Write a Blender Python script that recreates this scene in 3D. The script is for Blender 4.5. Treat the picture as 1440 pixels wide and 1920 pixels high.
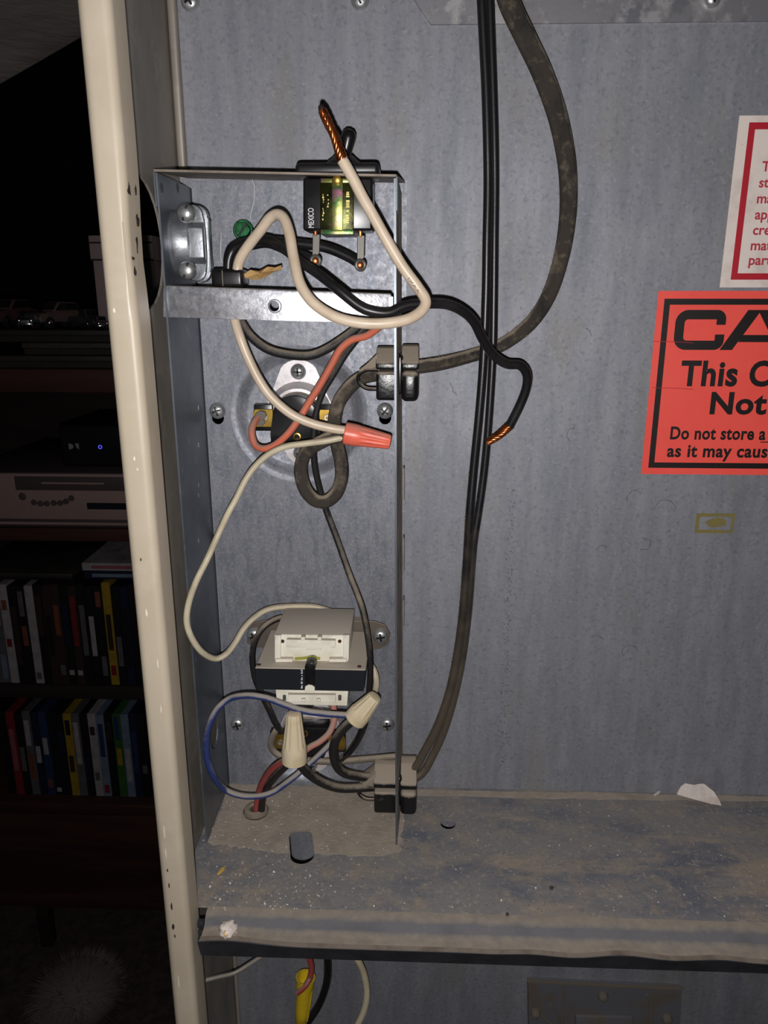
import bpy, bmesh, math, random
from mathutils import Vector, Matrix
from math import sin, cos, pi, radians

# ------------------------------------------------------------------ scene, camera, light
for o in list(bpy.data.objects):
    bpy.data.objects.remove(o)
S = bpy.context.scene
COL = S.collection
random.seed(7)

F_PX, DIST, PITCH, YAW = 1442.0, 440.0, radians(16), radians(2.2)      # millimetres
cam_d = bpy.data.cameras.new('camera')
cam = bpy.data.objects.new('camera', cam_d)
COL.objects.link(cam)
cam.location = (0, -DIST / 1000, 0)
cam.rotation_euler = (pi / 2 - PITCH, 0, YAW)
cam_d.sensor_fit = 'VERTICAL'
cam_d.sensor_height = 36
cam_d.lens = F_PX / 1920 * 36
cam_d.clip_start = 0.01
S.camera = cam

world = bpy.data.worlds.new('room_dark')
S.world = world
world.use_nodes = True
bg = world.node_tree.nodes['Background']
bg.inputs[0].default_value = (0.75, 0.85, 1.0, 1)
bg.inputs[1].default_value = 0.006

fl = bpy.data.lights.new('phone_flash', 'POINT')                        # the phone's LED, just under its lens
fl.energy = 5.7
fl.shadow_soft_size = 0.0022
fl.color = (1.0, 0.975, 0.965)
flo = bpy.data.objects.new('phone_flash', fl)
COL.objects.link(flo)
flo.location = (-0.004, -DIST / 1000 - 0.004, -0.013)

S.view_settings.view_transform = 'Standard'
S.view_settings.look = 'None'
S.view_settings.exposure = 0
S.view_settings.gamma = 1
S.view_settings.use_curve_mapping = False

# ------------------------------------------------------------------ measuring helper: photo pixel + distance from the back sheet -> point in mm
_fw = Vector((-sin(YAW) * cos(PITCH), cos(YAW) * cos(PITCH), -sin(PITCH)))
_rt = Vector((cos(YAW), sin(YAW), 0))
_up = _rt.cross(_fw)
CAMP = Vector((0, -DIST, 0))


def P(px, py, d=0.0, z=None, x=None):
    v = _rt * ((px - 720) / F_PX) - _up * ((py - 960) / F_PX) + _fw
    if z is not None:
        t = z / v.z
    elif x is not None:
        t = x / v.x
    else:
        t = (DIST - d) / v.y
    return CAMP + v * t


# ------------------------------------------------------------------ materials
def rgb(r, g, b):
    def c(v):
        v /= 255
        return v / 12.92 if v <= 0.04045 else ((v + 0.055) / 1.055) ** 2.4
    return (c(r), c(g), c(b), 1)


MATS = {}


def mat(name, col, rough=0.5, metal=0.0, var=(), bump=None, dust=None, rvar=None, coat=0.0, spec=0.5, aniso=None):
    """var: (colour, scale, lo, hi[, (sx,sy,sz)]) noise blotches; dust: (colour, lo, hi, amount) settled on faces that look up"""
    m = bpy.data.materials.new(name)
    m.use_nodes = True
    nt = m.node_tree
    N, L = nt.nodes, nt.links
    b = N['Principled BSDF']
    tc = N.new('ShaderNodeTexCoord')

    def noise(scale, vs=None, detail=5, rough_=0.6):
        n = N.new('ShaderNodeTexNoise')
        n.inputs['Scale'].default_value = scale
        n.inputs['Detail'].default_value = detail
        n.inputs['Roughness'].default_value = rough_
        if vs:
            mp = N.new('ShaderNodeMapping')
            mp.inputs['Scale'].default_value = vs
            L.new(tc.outputs['Object'], mp.inputs[0])
            L.new(mp.outputs[0], n.inputs['Vector'])
        else:
            L.new(tc.outputs['Object'], n.inputs['Vector'])
        return n

    def ramp(sock, lo, hi, a=0.0, z=1.0):
        r = N.new('ShaderNodeMapRange')
        r.inputs['From Min'].default_value = lo
        r.inputs['From Max'].default_value = hi
        r.inputs['To Min'].default_value = a
        r.inputs['To Max'].default_value = z
        L.new(sock, r.inputs['Value'])
        return r.outputs[0]

    def mix(fac, a, c):
        x = N.new('ShaderNodeMix')
        x.data_type = 'RGBA'
        L.new(fac, x.inputs['Factor'])
        if isinstance(a, tuple):
            x.inputs[6].default_value = a
        else:
            L.new(a, x.inputs[6])
        x.inputs[7].default_value = c
        return x.outputs[2]

    cur = col
    for v in var:
        n = noise(v[1], v[4] if len(v) > 4 else None)
        cur = mix(ramp(n.outputs[0], v[2], v[3]), cur, v[0])
    met = None
    if dust:
        g = N.new('ShaderNodeNewGeometry')
        sx = N.new('ShaderNodeSeparateXYZ')
        L.new(g.outputs['Normal'], sx.inputs[0])
        n = noise(160)
        ad = N.new('ShaderNodeMath')
        ad.operation = 'MULTIPLY_ADD'
        L.new(n.outputs[0], ad.inputs[0])
        dw = dust[4] if len(dust) > 4 else 0.9
        ad.inputs[1].default_value = dw
        L.new(sx.outputs[2], ad.inputs[2])
        fac = ramp(ad.outputs[0], dust[1] + 0.5 * dw, dust[2] + 0.5 * dw, 0, dust[3])
        cur = mix(fac, cur, dust[0])
        rr = N.new('ShaderNodeMapRange')
        L.new(fac, rr.inputs['Value'])
        rr.inputs['To Min'].default_value = rough
        rr.inputs['To Max'].default_value = 0.95
        L.new(rr.outputs[0], b.inputs['Roughness'])
        mm = N.new('ShaderNodeMapRange')
        L.new(fac, mm.inputs['Value'])
        mm.inputs['To Min'].default_value = metal
        mm.inputs['To Max'].default_value = 0
        L.new(mm.outputs[0], b.inputs['Metallic'])
    else:
        b.inputs['Roughness'].default_value = rough
        b.inputs['Metallic'].default_value = metal
        if rvar:
            n = noise(rvar[0], rvar[3] if len(rvar) > 3 else None)
            L.new(ramp(n.outputs[0], 0.35, 0.65, rvar[1], rvar[2]), b.inputs['Roughness'])
    if isinstance(cur, tuple):
        b.inputs['Base Color'].default_value = cur
    else:
        L.new(cur, b.inputs['Base Color'])
    b.inputs['Coat Weight'].default_value = coat
    b.inputs['Specular IOR Level'].default_value = spec
    if bump:
        n = noise(bump[0], bump[3] if len(bump) > 3 else None, 6)
        bp = N.new('ShaderNodeBump')
        bp.inputs['Strength'].default_value = bump[1]
        bp.inputs['Distance'].default_value = bump[2]
        L.new(n.outputs[0], bp.inputs['Height'])
        L.new(bp.outputs[0], b.inputs['Normal'])
    MATS[name] = m
    return m


DUST = rgb(134, 121, 106)
GALV = (rgb(150, 150, 156))
mat('galv_wall', rgb(146, 147, 155), 0.6, 0.36,
    var=[(rgb(127, 130, 139), 11, 0.40, 0.72, (9.0, 1, 1.0)), (rgb(158, 157, 163), 16, 0.50, 0.80, (5.0, 1, 1.4)),
         (rgb(138, 136, 132), 9, 0.52, 0.75, (3, 1, 1.2)), (rgb(112, 115, 124), 420, 0.52, 0.8), (rgb(168, 168, 175), 520, 0.56, 0.85),
         (rgb(84, 86, 92), 800, 0.68, 0.8)],
    bump=(420, 0.1, 0.0004), rvar=(14, 0.56, 0.66, (6, 1, 1)))
mat('galv_box', rgb(140, 141, 149), 0.5, 0.42,
    var=[(rgb(116, 121, 131), 120, 0.42, 0.7, (2, 1, 0.6)), (rgb(166, 166, 172), 520, 0.52, 0.78), (rgb(90, 93, 102), 900, 0.55, 0.72, (1.6, 1, 0.7))],
    bump=(500, 0.2, 0.0004), rvar=(300, 0.44, 0.58))
mat('galv_side', rgb(118, 124, 132), 0.42, 0.6, var=[(rgb(96, 102, 110), 30, 0.4, 0.7), (rgb(150, 154, 160), 90, 0.6, 0.8)],
    bump=(300, 0.1, 0.0003))
mat('galv_bright', rgb(196, 196, 202), 0.36, 0.7, var=[(rgb(164, 166, 174), 240, 0.45, 0.62), (rgb(220, 218, 222), 420, 0.54, 0.72)],
    bump=(520, 0.3, 0.0004), rvar=(300, 0.3, 0.44))
mat('galv_flap', rgb(150, 149, 153), 0.46, 0.6, var=[(rgb(184, 182, 184), 55, 0.5, 0.58), (rgb(134, 134, 140), 75, 0.52, 0.62)],
    bump=(160, 0.2, 0.0005))
mat('galv_edge', rgb(142, 130, 118), 0.6, 0.3, var=[(rgb(110, 98, 88), 90, 0.45, 0.7)])
mat('galv_outer_dusty', rgb(178, 162, 143), 0.9, 0.0, var=[(rgb(128, 114, 100), 60, 0.4, 0.65), (rgb(200, 186, 166), 120, 0.6, 0.8, (1, 1, 0.4))],
    bump=(400, 0.5, 0.001))
mat('tan_paint', rgb(190, 177, 157), 0.44, 0.0, var=[(rgb(182, 169, 148), 16, 0.4, 0.7), (rgb(197, 185, 166), 40, 0.55, 0.8)],
    bump=(240, 0.05, 0.0004), coat=0.04)
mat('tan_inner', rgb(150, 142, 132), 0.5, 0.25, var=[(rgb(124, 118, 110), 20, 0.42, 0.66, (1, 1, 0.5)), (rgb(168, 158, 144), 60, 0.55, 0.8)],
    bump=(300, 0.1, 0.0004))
mat('chip_dark', rgb(58, 50, 44), 0.7, 0.2)
mat('scratch_light', rgb(232, 222, 204), 0.6)
mat('shelf_metal', rgb(134, 131, 130), 0.85, 0.1,
    var=[(rgb(104, 108, 118), 13, 0.46, 0.62, (1, 2.4, 1)), (rgb(158, 146, 131), 18, 0.52, 0.66, (0.5, 2.6, 1)),
         (rgb(152, 140, 127), 60, 0.5, 0.70), (rgb(172, 162, 150), 420, 0.55, 0.75), (rgb(84, 82, 84), 600, 0.6, 0.76)],
    bump=(500, 0.4, 0.0008))
mat('shelf_dust', rgb(168, 156, 142), 0.95, 0, var=[(rgb(152, 140, 127), 50, 0.42, 0.66), (rgb(180, 168, 154), 300, 0.55, 0.75), (rgb(134, 126, 120), 18, 0.6, 0.78)],
    bump=(420, 0.5, 0.001))
mat('lip_metal', rgb(104, 103, 106), 0.8, 0.1, var=[(rgb(88, 88, 92), 40, 0.5, 0.7), (rgb(140, 128, 114), 14, 0.5, 0.7, (.5, 2, 2))], dust=(rgb(164, 150, 132), 0.8, 1.05, 0.8, 0.3), bump=(300, 0.3, 0.0008))
mat('lip_under', rgb(52, 53, 58), 0.7, 0.2, var=[(rgb(36, 36, 40), 60, 0.4, 0.7)])
mat('white_wire', rgb(222, 203, 180), 0.36, 0, var=[(rgb(204, 182, 156), 45, 0.45, 0.7)], dust=(rgb(180, 164, 142), 0.55, 1.1, 0.7))
mat('cream_wire', rgb(212, 200, 172), 0.45, 0, var=[(rgb(186, 172, 146), 50, 0.45, 0.7)], dust=(rgb(160, 146, 126), 0.3, 0.9, 0.8))
mat('black_wire', rgb(26, 25, 27), 0.34, 0, var=[(rgb(40, 38, 38), 60, 0.5, 0.7)], dust=(rgb(92, 84, 76), 0.6, 1.2, 0.55))
mat('black_wire_dusty', rgb(30, 28, 28), 0.55, 0, dust=(rgb(150, 137, 121), 0.1, 0.8, 0.95), bump=(600, 0.4, 0.0006))
mat('grey_wire', rgb(98, 90, 82), 0.6, 0, var=[(rgb(64, 58, 54), 70, 0.45, 0.7)], dust=(rgb(150, 138, 122), 0.2, 0.9, 0.8))
mat('dusty_cord', rgb(56, 49, 42), 0.85, 0, var=[(rgb(34, 31, 29), 60, 0.46, 0.62, (1, 1, .5)), (rgb(104, 92, 76), 200, 0.55, 0.75)],
    dust=(rgb(156, 142, 124), 0.05, 0.7, 0.95), bump=(700, 0.6, 0.0009))
zm_ = mat('zip_dusty', rgb(26, 25, 27), 0.34, 0, dust=(rgb(156, 142, 124), 0.25, 0.8, 0.9), bump=(700, 0.1, 0.0004))
_nt = zm_.node_tree                                  # dirt that has collected on the lower, sloping half of the cord
_b = _nt.nodes['Principled BSDF']
_tc = [n for n in _nt.nodes if n.type == 'TEX_COORD'][0]
_sx = _nt.nodes.new('ShaderNodeSeparateXYZ')
_nt.links.new(_tc.outputs['Object'], _sx.inputs[0])
_n = _nt.nodes.new('ShaderNodeTexNoise')
_n.inputs['Scale'].default_value = 70
_n.inputs['Detail'].default_value = 4
_nt.links.new(_tc.outputs['Object'], _n.inputs['Vector'])
_ma = _nt.nodes.new('ShaderNodeMath')
_ma.operation = 'MULTIPLY_ADD'
_ma.inputs[1].default_value = -4.5
_nt.links.new(_sx.outputs[2], _ma.inputs[0])
_nt.links.new(_n.outputs[0], _ma.inputs[2])
_mr = _nt.nodes.new('ShaderNodeMapRange')
_mr.inputs['From Min'].default_value = -0.32
_mr.inputs['From Max'].default_value = 0.25
_mr.inputs['To Max'].default_value = 0.85
_nt.links.new(_ma.outputs[0], _mr.inputs['Value'])
_mx = _nt.nodes.new('ShaderNodeMix')
_mx.data_type = 'RGBA'
_lk = _b.inputs['Base Color'].links[0]
_nt.links.new(_mr.outputs[0], _mx.inputs['Factor'])
_nt.links.new(_lk.from_socket, _mx.inputs[6])
_mx.inputs[7].default_value = rgb(84, 75, 64)
_nt.links.new(_mx.outputs[2], _b.inputs['Base Color'])
mat('grey_cord', rgb(110, 100, 89), 0.85, 0, dust=(rgb(160, 148, 132), 0.0, 0.7, 0.95), bump=(700, 0.6, 0.0009))
mat('red_wire', rgb(214, 112, 84), 0.5, 0, var=[(rgb(190, 104, 84), 60, 0.45, 0.7)], dust=(rgb(166, 132, 116), 0.1, 0.75, 0.9))
mat('crimson_wire', rgb(158, 66, 64), 0.5, 0, var=[(rgb(130, 70, 66), 60, 0.45, 0.7)], dust=(rgb(166, 146, 130), 0.25, 0.85, 0.85))
mat('pink_wire', rgb(188, 122, 110), 0.6, 0, dust=(rgb(160, 146, 130), 0.1, 0.7, 0.85))
mat('blue_wire', rgb(42, 58, 112), 0.5, 0, dust=(rgb(160, 152, 142), 0.0, 0.55, 0.95))
mat('copper', rgb(214, 120, 70), 0.28, 0.95, var=[(rgb(150, 66, 34), 220, 0.48, 0.66), (rgb(240, 170, 110), 400, 0.58, 0.75)])
mat('copper_burnt', rgb(40, 28, 24), 0.7, 0.3)
mat('black_plastic', rgb(22, 21, 23), 0.3, 0, var=[(rgb(34, 32, 34), 90, 0.5, 0.7)])
mat('black_bezel', rgb(30, 29, 31), 0.35, 0, dust=(rgb(98, 88, 78), 0.6, 1.2, 0.6))
mat('black_plastic_dusty', rgb(22, 21, 22), 0.26, 0, dust=(rgb(160, 147, 131), 0.15, 0.7, 0.96), bump=(500, 0.25, 0.0006))
mat('relief_dusty', rgb(140, 128, 113), 0.9, 0, dust=(rgb(160, 147, 131), -0.3, 0.5, 0.95), bump=(500, 0.35, 0.0008))
mat('white_print', rgb(222, 222, 222), 0.6)
mat('gold_print', rgb(226, 208, 130), 0.5, 0.3)
mat('chromate', rgb(128, 132, 74), 0.34, 0.8, var=[(rgb(66, 112, 66), 110, 0.46, 0.58), (rgb(160, 112, 124), 150, 0.54, 0.66), (rgb(196, 190, 130), 90, 0.58, 0.72)], bump=(200, 0.25, 0.0006))
mat('chromate_dark', rgb(52, 54, 20), 0.3, 0.75, var=[(rgb(28, 26, 12), 120, 0.48, 0.62), (rgb(130, 116, 40), 200, 0.62, 0.74)], bump=(200, 0.25, 0.0006))
mat('brass', rgb(204, 168, 80), 0.32, 0.9, var=[(rgb(150, 116, 50), 120, 0.5, 0.7)])
mat('solder_grey', rgb(104, 101, 96), 0.5, 0.5)
mat('screw_zinc', rgb(196, 197, 196), 0.36, 0.75, var=[(rgb(150, 152, 155), 200, 0.45, 0.7)], dust=(rgb(150, 138, 124), 0.75, 1.3, 0.6), bump=(500, .25, .0004))
mat('slot_dark', rgb(40, 40, 42), 0.5, 0.6)
mat('green_screw', rgb(46, 108, 68), 0.3, 0.75, var=[(rgb(28, 72, 46), 260, 0.45, 0.65), (rgb(120, 170, 130), 500, 0.62, 0.8)], bump=(400, .4, .0005))
mat('die_cast', rgb(158, 161, 166), 0.42, 0.7, var=[(rgb(116, 120, 127), 120, 0.45, 0.7)], bump=(260, 0.3, 0.0006))
mat('aluminium', rgb(226, 220, 222), 0.42, 0.45, var=[(rgb(198, 192, 193), 160, 0.5, 0.7)], bump=(300, 0.15, 0.0004), dust=(rgb(180, 166, 150), 0.7, 1.2, 0.6))
mat('red_nut', rgb(246, 116, 92), 0.36, 0, var=[(rgb(234, 100, 78), 90, 0.5, 0.7)], dust=(rgb(200, 146, 130), 0.4, 1.0, 0.75))
mat('tan_nut', rgb(222, 206, 174), 0.38, 0, var=[(rgb(206, 186, 146), 90, 0.5, 0.7)], dust=(rgb(190, 172, 144), 0.45, 1.0, 0.7))
mat('yellow_nut', rgb(224, 192, 40), 0.38, 0, var=[(rgb(190, 158, 30), 90, 0.5, 0.7)], dust=(rgb(150, 136, 80), 0.5, 1.1, 0.6))
mat('bobbin_white', rgb(238, 234, 218), 0.4, 0, var=[(rgb(222, 214, 192), 70, 0.5, 0.7)], dust=(rgb(186, 176, 162), 0.1, 0.5, 0.98))
mat('core_black', rgb(26, 29, 34), 0.45, 0, dust=(rgb(186, 175, 160), 0.25, 0.65, 0.98))
mat('green_glue', rgb(150, 150, 50), 0.6)
mat('ear_steel', rgb(118, 108, 98), 0.5, 0.5, var=[(rgb(90, 82, 76), 60, 0.45, 0.7)], dust=(rgb(158, 146, 130), 0.2, 0.8, 0.85))
mat('pin_brown', rgb(70, 34, 26), 0.5)
mat('paper_tan', rgb(206, 168, 110), 0.8, 0, var=[(rgb(170, 128, 76), 100, 0.45, 0.65)], bump=(200, 0.5, 0.001))
mat('plaster_white', rgb(228, 216, 208), 0.9, 0, var=[(rgb(200, 186, 176), 120, 0.45, 0.7)], bump=(300, 0.6, 0.0015))
mat('chip_yellow', rgb(206, 164, 76), 0.7)
mat('rust_bit', rgb(74, 58, 50), 0.8)
mat('grit', rgb(220, 212, 204), 0.8)
mat('dust_lint', rgb(130, 116, 98), 0.95)
mat('sticker_orange', rgb(255, 92, 80), 0.5, 0, var=[(rgb(250, 84, 74), 26, 0.45, 0.7), (rgb(236, 100, 88), 240, 0.66, 0.78)], bump=(60, 0.1, 0.001))
mat('sticker_black', rgb(26, 18, 18), 0.5, 0, var=[(rgb(60, 40, 38), 300, 0.64, 0.76)])
mat('sticker_white', rgb(236, 222, 214), 0.55, 0, var=[(rgb(212, 196, 188), 60, 0.5, 0.72), (rgb(150, 136, 128), 330, 0.66, 0.78)])
mat('sticker_red', rgb(184, 28, 46), 0.5)
mat('sticker_red_text', rgb(186, 58, 70), 0.5)
mat('glue_olive', rgb(130, 116, 60), 0.6, 0, var=[(rgb(116, 112, 84), 200, 0.45, 0.65)])
mat('mark_dark', rgb(84, 86, 92), 0.7, 0.2)
mat('plate_dark', rgb(104, 104, 110), 0.7, 0.2, var=[(rgb(108, 98, 88), 50, 0.5, 0.65)])
mat('plate_ridge', rgb(106, 97, 86), 0.9)
# room behind
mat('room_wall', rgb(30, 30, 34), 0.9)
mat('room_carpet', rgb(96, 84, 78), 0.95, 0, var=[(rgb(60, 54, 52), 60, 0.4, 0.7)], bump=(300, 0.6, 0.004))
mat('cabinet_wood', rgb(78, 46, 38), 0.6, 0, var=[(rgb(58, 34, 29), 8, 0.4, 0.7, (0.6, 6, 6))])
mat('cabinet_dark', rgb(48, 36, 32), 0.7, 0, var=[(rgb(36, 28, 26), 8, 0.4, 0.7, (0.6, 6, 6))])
mat('silver_plastic', rgb(182, 152, 146), 0.5, 0.1)
mat('silver_dark', rgb(92, 80, 78), 0.5, 0.1)
mat('display_dark', rgb(34, 36, 44), 0.25)
mat('device_black', rgb(26, 26, 28), 0.4)
mat('device_white_mark', rgb(150, 150, 156), 0.5)
mat('tower_white', rgb(186, 164, 160), 0.6)
mat('tower_groove', rgb(52, 44, 44), 0.6)
mat('cloth_grey', rgb(112, 103, 99), 0.9, 0, var=[(rgb(92, 85, 82), 9, 0.4, 0.7, (1, 1, 5))], bump=(8, 0.4, 0.02, (1, 1, 6)))
mat('fur_grey', rgb(134, 122, 116), 0.9)
mat('tyre', rgb(30, 28, 28), 0.7)
mat('chrome', rgb(220, 216, 210), 0.12, 1.0)
mat('toy_glass', rgb(30, 30, 34), 0.15)
led = bpy.data.materials.new('led_blue')
led.use_nodes = True
led.node_tree.nodes['Principled BSDF'].inputs['Emission Color'].default_value = (0.03, 0.05, 1, 1)
led.node_tree.nodes['Principled BSDF'].inputs['Emission Strength'].default_value = 0.7
MATS['led_blue'] = led


def colmat(r, g, b):
    r, g, b = int(r * .86), int(g * .84), int(b * .84)
    k = 'paint_%d_%d_%d' % (r, g, b)
    if k not in MATS:
        mat(k, rgb(r, g, b), 0.5, 0, var=[(rgb(int(r * .8), int(g * .8), int(b * .8)), 40, 0.45, 0.7)])
    return k


# ------------------------------------------------------------------ object helpers (all shapes in mm)
def link(o):
    COL.objects.link(o)
    return o


def tag(o, label=None, cat=None, group=None, kind=None):
    if label:
        o['label'] = label
    if cat:
        o['category'] = cat
    if group:
        o['group'] = group
    if kind:
        o['kind'] = kind
    return o


def thing(name, loc, label, cat, group=None):
    o = bpy.data.objects.new(name, None)
    o.empty_display_size = 0.005
    o.location = Vector(loc) / 1000
    link(o)
    return tag(o, label, cat, group)


def mk(name, bm, material, parent=None, smooth=35, world_loc=None):
    """bmesh in mm, scene coordinates -> object; origin at the parent's origin, or at the shape's base when top-level"""
    bmesh.ops.recalc_face_normals(bm, faces=bm.faces[:])
    if smooth:
        for f in bm.faces:
            f.smooth = True
        lim = radians(smooth)
        for e in bm.edges:
            if len(e.link_faces) == 2:
                e.smooth = e.calc_face_angle(0) < lim
    if parent is not None:
        w = Vector()
        q = parent
        while q is not None:
            w += q.location
            q = q.parent
        off = w * 1000
        loc = Vector()
    else:
        if world_loc is not None:
            off = Vector(world_loc)
        else:
            xs = [v.co for v in bm.verts]
            off = Vector(((min(c.x for c in xs) + max(c.x for c in xs)) / 2, (min(c.y for c in xs) + max(c.y for c in xs)) / 2, min(c.z for c in xs)))
        loc = off / 1000
    for v in bm.verts:
        v.co = (v.co - off) / 1000
    me = bpy.data.meshes.new(name)
    bm.to_mesh(me)
    bm.free()
    me.materials.append(MATS[material])
    o = bpy.data.objects.new(name, me)
    o.location = loc
    if parent is not None:
        o.parent = parent
    return link(o)


def add_box(bm, lo, hi, bev=0.0, seg=2):
    c = [(lo[i] + hi[i]) / 2 for i in range(3)]
    s = [abs(hi[i] - lo[i]) for i in range(3)]
    r = bmesh.ops.create_cube(bm, size=1)
    vs = r['verts']
    for v in vs:
        v.co = Vector((c[0] + v.co.x * s[0], c[1] + v.co.y * s[1], c[2] + v.co.z * s[2]))
    if bev:
        es = list({e for v in vs for e in v.link_edges})
        bmesh.ops.bevel(bm, geom=es, offset=bev, segments=seg, profile=0.5, affect='EDGES')
    return bm


def box(lo, hi, bev=0.0, seg=2):
    return add_box(bmesh.new(), lo, hi, bev, seg)


def add_prism(bm, pts, vec, bev=0.0, seg=2):
    """polygon of 3-D points pushed along vec"""
    a = [bm.verts.new(p) for p in pts]
    b = [bm.verts.new(Vector(p) + Vector(vec)) for p in pts]
    n = len(a)
    fs = [bm.faces.new(a), bm.faces.new(b[::-1])]
    for i in range(n):
        fs.append(bm.faces.new((a[i], b[i], b[(i + 1) % n], a[(i + 1) % n])))
    if bev:
        es = list({e for f in fs for e in f.edges})
        bmesh.ops.bevel(bm, geom=es, offset=bev, segments=seg, profile=0.5, affect='EDGES')
    return bm


def prism(pts, vec, bev=0.0, seg=2):
    return add_prism(bmesh.new(), pts, vec, bev, seg)


def pxprism(pix, df, db, bev=0.0, seg=2):
    """outline measured on the photo at df mm in front of the back sheet, pushed straight back to db"""
    return prism([P(x, y, df) for x, y in pix], (0, df - db, 0), bev, seg)


def rect(x0, y0, x1, y1):
    return [(x0, y0), (x1, y0), (x1, y1), (x0, y1)]


def frame_from(axis):
    a = Vector(axis).normalized()
    r = Vector((0, 0, 1)) if abs(a.z) < 0.9 else Vector((1, 0, 0))
    u = a.cross(r).normalized()
    return u, a.cross(u), a


def add_lathe(bm, prof, origin, axis, n=24, mod=None, scale=(1, 1)):
    """prof: (radius, height along axis); mod(theta, k) multiplies the radius"""
    u, v, a = frame_from(axis)
    o = Vector(origin)
    rings = []
    for k, (r, h) in enumerate(prof):
        if r <= 1e-6:
            rings.append([bm.verts.new(o + a * h)])
        else:
            ring = []
            for i in range(n):
                t = 2 * pi * i / n
                rr = r * (mod(t, k) if mod else 1)
                ring.append(bm.verts.new(o + a * h + u * (rr * cos(t) * scale[0]) + v * (rr * sin(t) * scale[1])))
            rings.append(ring)
    for p, q in zip(rings, rings[1:]):
        if len(p) == 1 and len(q) == 1:
            continue
        for i in range(n):
            j = (i + 1) % n
            if len(p) == 1:
                bm.faces.new((p[0], q[i], q[j]))
            elif len(q) == 1:
                bm.faces.new((p[i], q[0], p[j]))
            else:
                bm.faces.new((p[i], q[i], q[j], p[j]))
    if len(rings[0]) > 1:
        bm.faces.new(rings[0][::-1])
    if len(rings[-1]) > 1:
        bm.faces.new(rings[-1])
    return bm


def lathe(prof, origin, axis, n=24, mod=None, scale=(1, 1)):
    return add_lathe(bmesh.new(), prof, origin, axis, n, mod, scale)


def add_ring(bm, prof, origin, axis, n=32, scale=(1, 1)):
    """closed profile loop revolved (a real ring)"""
    u, v, a = frame_from(axis)
    o = Vector(origin)
    rings = [[bm.verts.new(o + a * h + u * (r * cos(2 * pi * i / n) * scale[0]) + v * (r * sin(2 * pi * i / n) * scale[1])) for r, h in prof] for i in range(n)]
    m = len(prof)
    for i in range(n):
        A, B = rings[i], rings[(i + 1) % n]
        for k in range(m):
            bm.faces.new((A[k], A[(k + 1) % m], B[(k + 1) % m], B[k]))
    return bm


def spline(pts, per=7):
    """Catmull-Rom through the points"""
    p = [Vector(q) for q in pts]
    p = [p[0] * 2 - p[1]] + p + [p[-1] * 2 - p[-2]]
    out = []
    for i in range(1, len(p) - 2):
        a, b, c, d = p[i - 1], p[i], p[i + 1], p[i + 2]
        for k in range(per):
            t = k / per
            out.append(0.5 * ((2 * b) + (c - a) * t + (2 * a - 5 * b + 4 * c - d) * t * t + (3 * b - a - 3 * c + d) * t ** 3))
    out.append(p[-2])
    return out


def sweep_frames(path, flat):
    fr = []
    prev = None
    Y = Vector((0, -1, 0))
    for i, p in enumerate(path):
        t = (path[min(i + 1, len(path) - 1)] - path[max(i - 1, 0)]).normalized()
        if flat and abs(t.y) < 0.93:
            u = t.cross(Y).normalized()
        elif prev is None:
            u = t.cross(Y if abs(t.y) < 0.95 else Vector((0, 0, 1))).normalized()
        else:
            u = (prev - t * prev.dot(t)).normalized()
        prev = u
        fr.append((t, u, t.cross(u)))
    return fr


def add_sweep(bm, path, prof, flat=False, rad=None):
    """prof: closed list of (side, towards viewer) mm; rad(s) scales it along the path"""
    fr = sweep_frames(path, flat)
    rings = []
    n = len(path)
    for i, (p, (t, u, w)) in enumerate(zip(path, fr)):
        s = rad(i / (n - 1)) if rad else 1
        rings.append([bm.verts.new(p + u * (a * s) + w * (b * s)) for a, b in prof])
    m = len(prof)
    for A, B in zip(rings, rings[1:]):
        for k in range(m):
            bm.faces.new((A[k], A[(k + 1) % m], B[(k + 1) % m], B[k]))
    bm.faces.new(rings[0][::-1])
    bm.faces.new(rings[-1])
    return bm


def circ(r, n=12, ry=None):
    ry = ry or r
    return [(r * cos(2 * pi * k / n), ry * sin(2 * pi * k / n)) for k in range(n)]


def flatcord(w, h, groove=0.25):
    """two conductors side by side under one jacket"""
    out = []
    for k in range(20):
        t = 2 * pi * k / 20
        x, y = w * cos(t), h * sin(t)
        g = 1 - groove * math.exp(-(x / (w * 0.3)) ** 2)
        sx = (abs(cos(t)) ** 0.7) * (1 if cos(t) >= 0 else -1) * w
        out.append((sx, y * g))
    return out


def wpts(pts):
    return [P(*p) for p in pts]


def wire(name, pts, r, material, label, per=7, cat='wire', prof=None, flat=False, parent=None, group=None):
    path = spline(wpts(pts), per)
    bm = add_sweep(bmesh.new(), path, prof or circ(r), flat)
    o = mk(name, bm, material, parent, smooth=60)
    if parent is None:
        tag(o, label, cat, group)
    return o


def strands(pts, R, r, n, turns, per=10, taper=None):
    path = spline(pts, per)
    fr = sweep_frames(path, False)
    bm = bmesh.new()
    N = len(path)
    for k in range(n):
        sub = []
        for i, (p, (t, u, w)) in enumerate(zip(path, fr)):
            s = i / (N - 1)
            a = 2 * pi * (k / n + turns * s)
            q = R * (taper(s) if taper else 1)
            sub.append(p + u * (q * cos(a)) + w * (q * sin(a)))
        add_sweep(bm, sub, circ(r, 6))
    add_sweep(bm, path, circ(R * 0.75, 8), rad=taper)
    return bm


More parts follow.
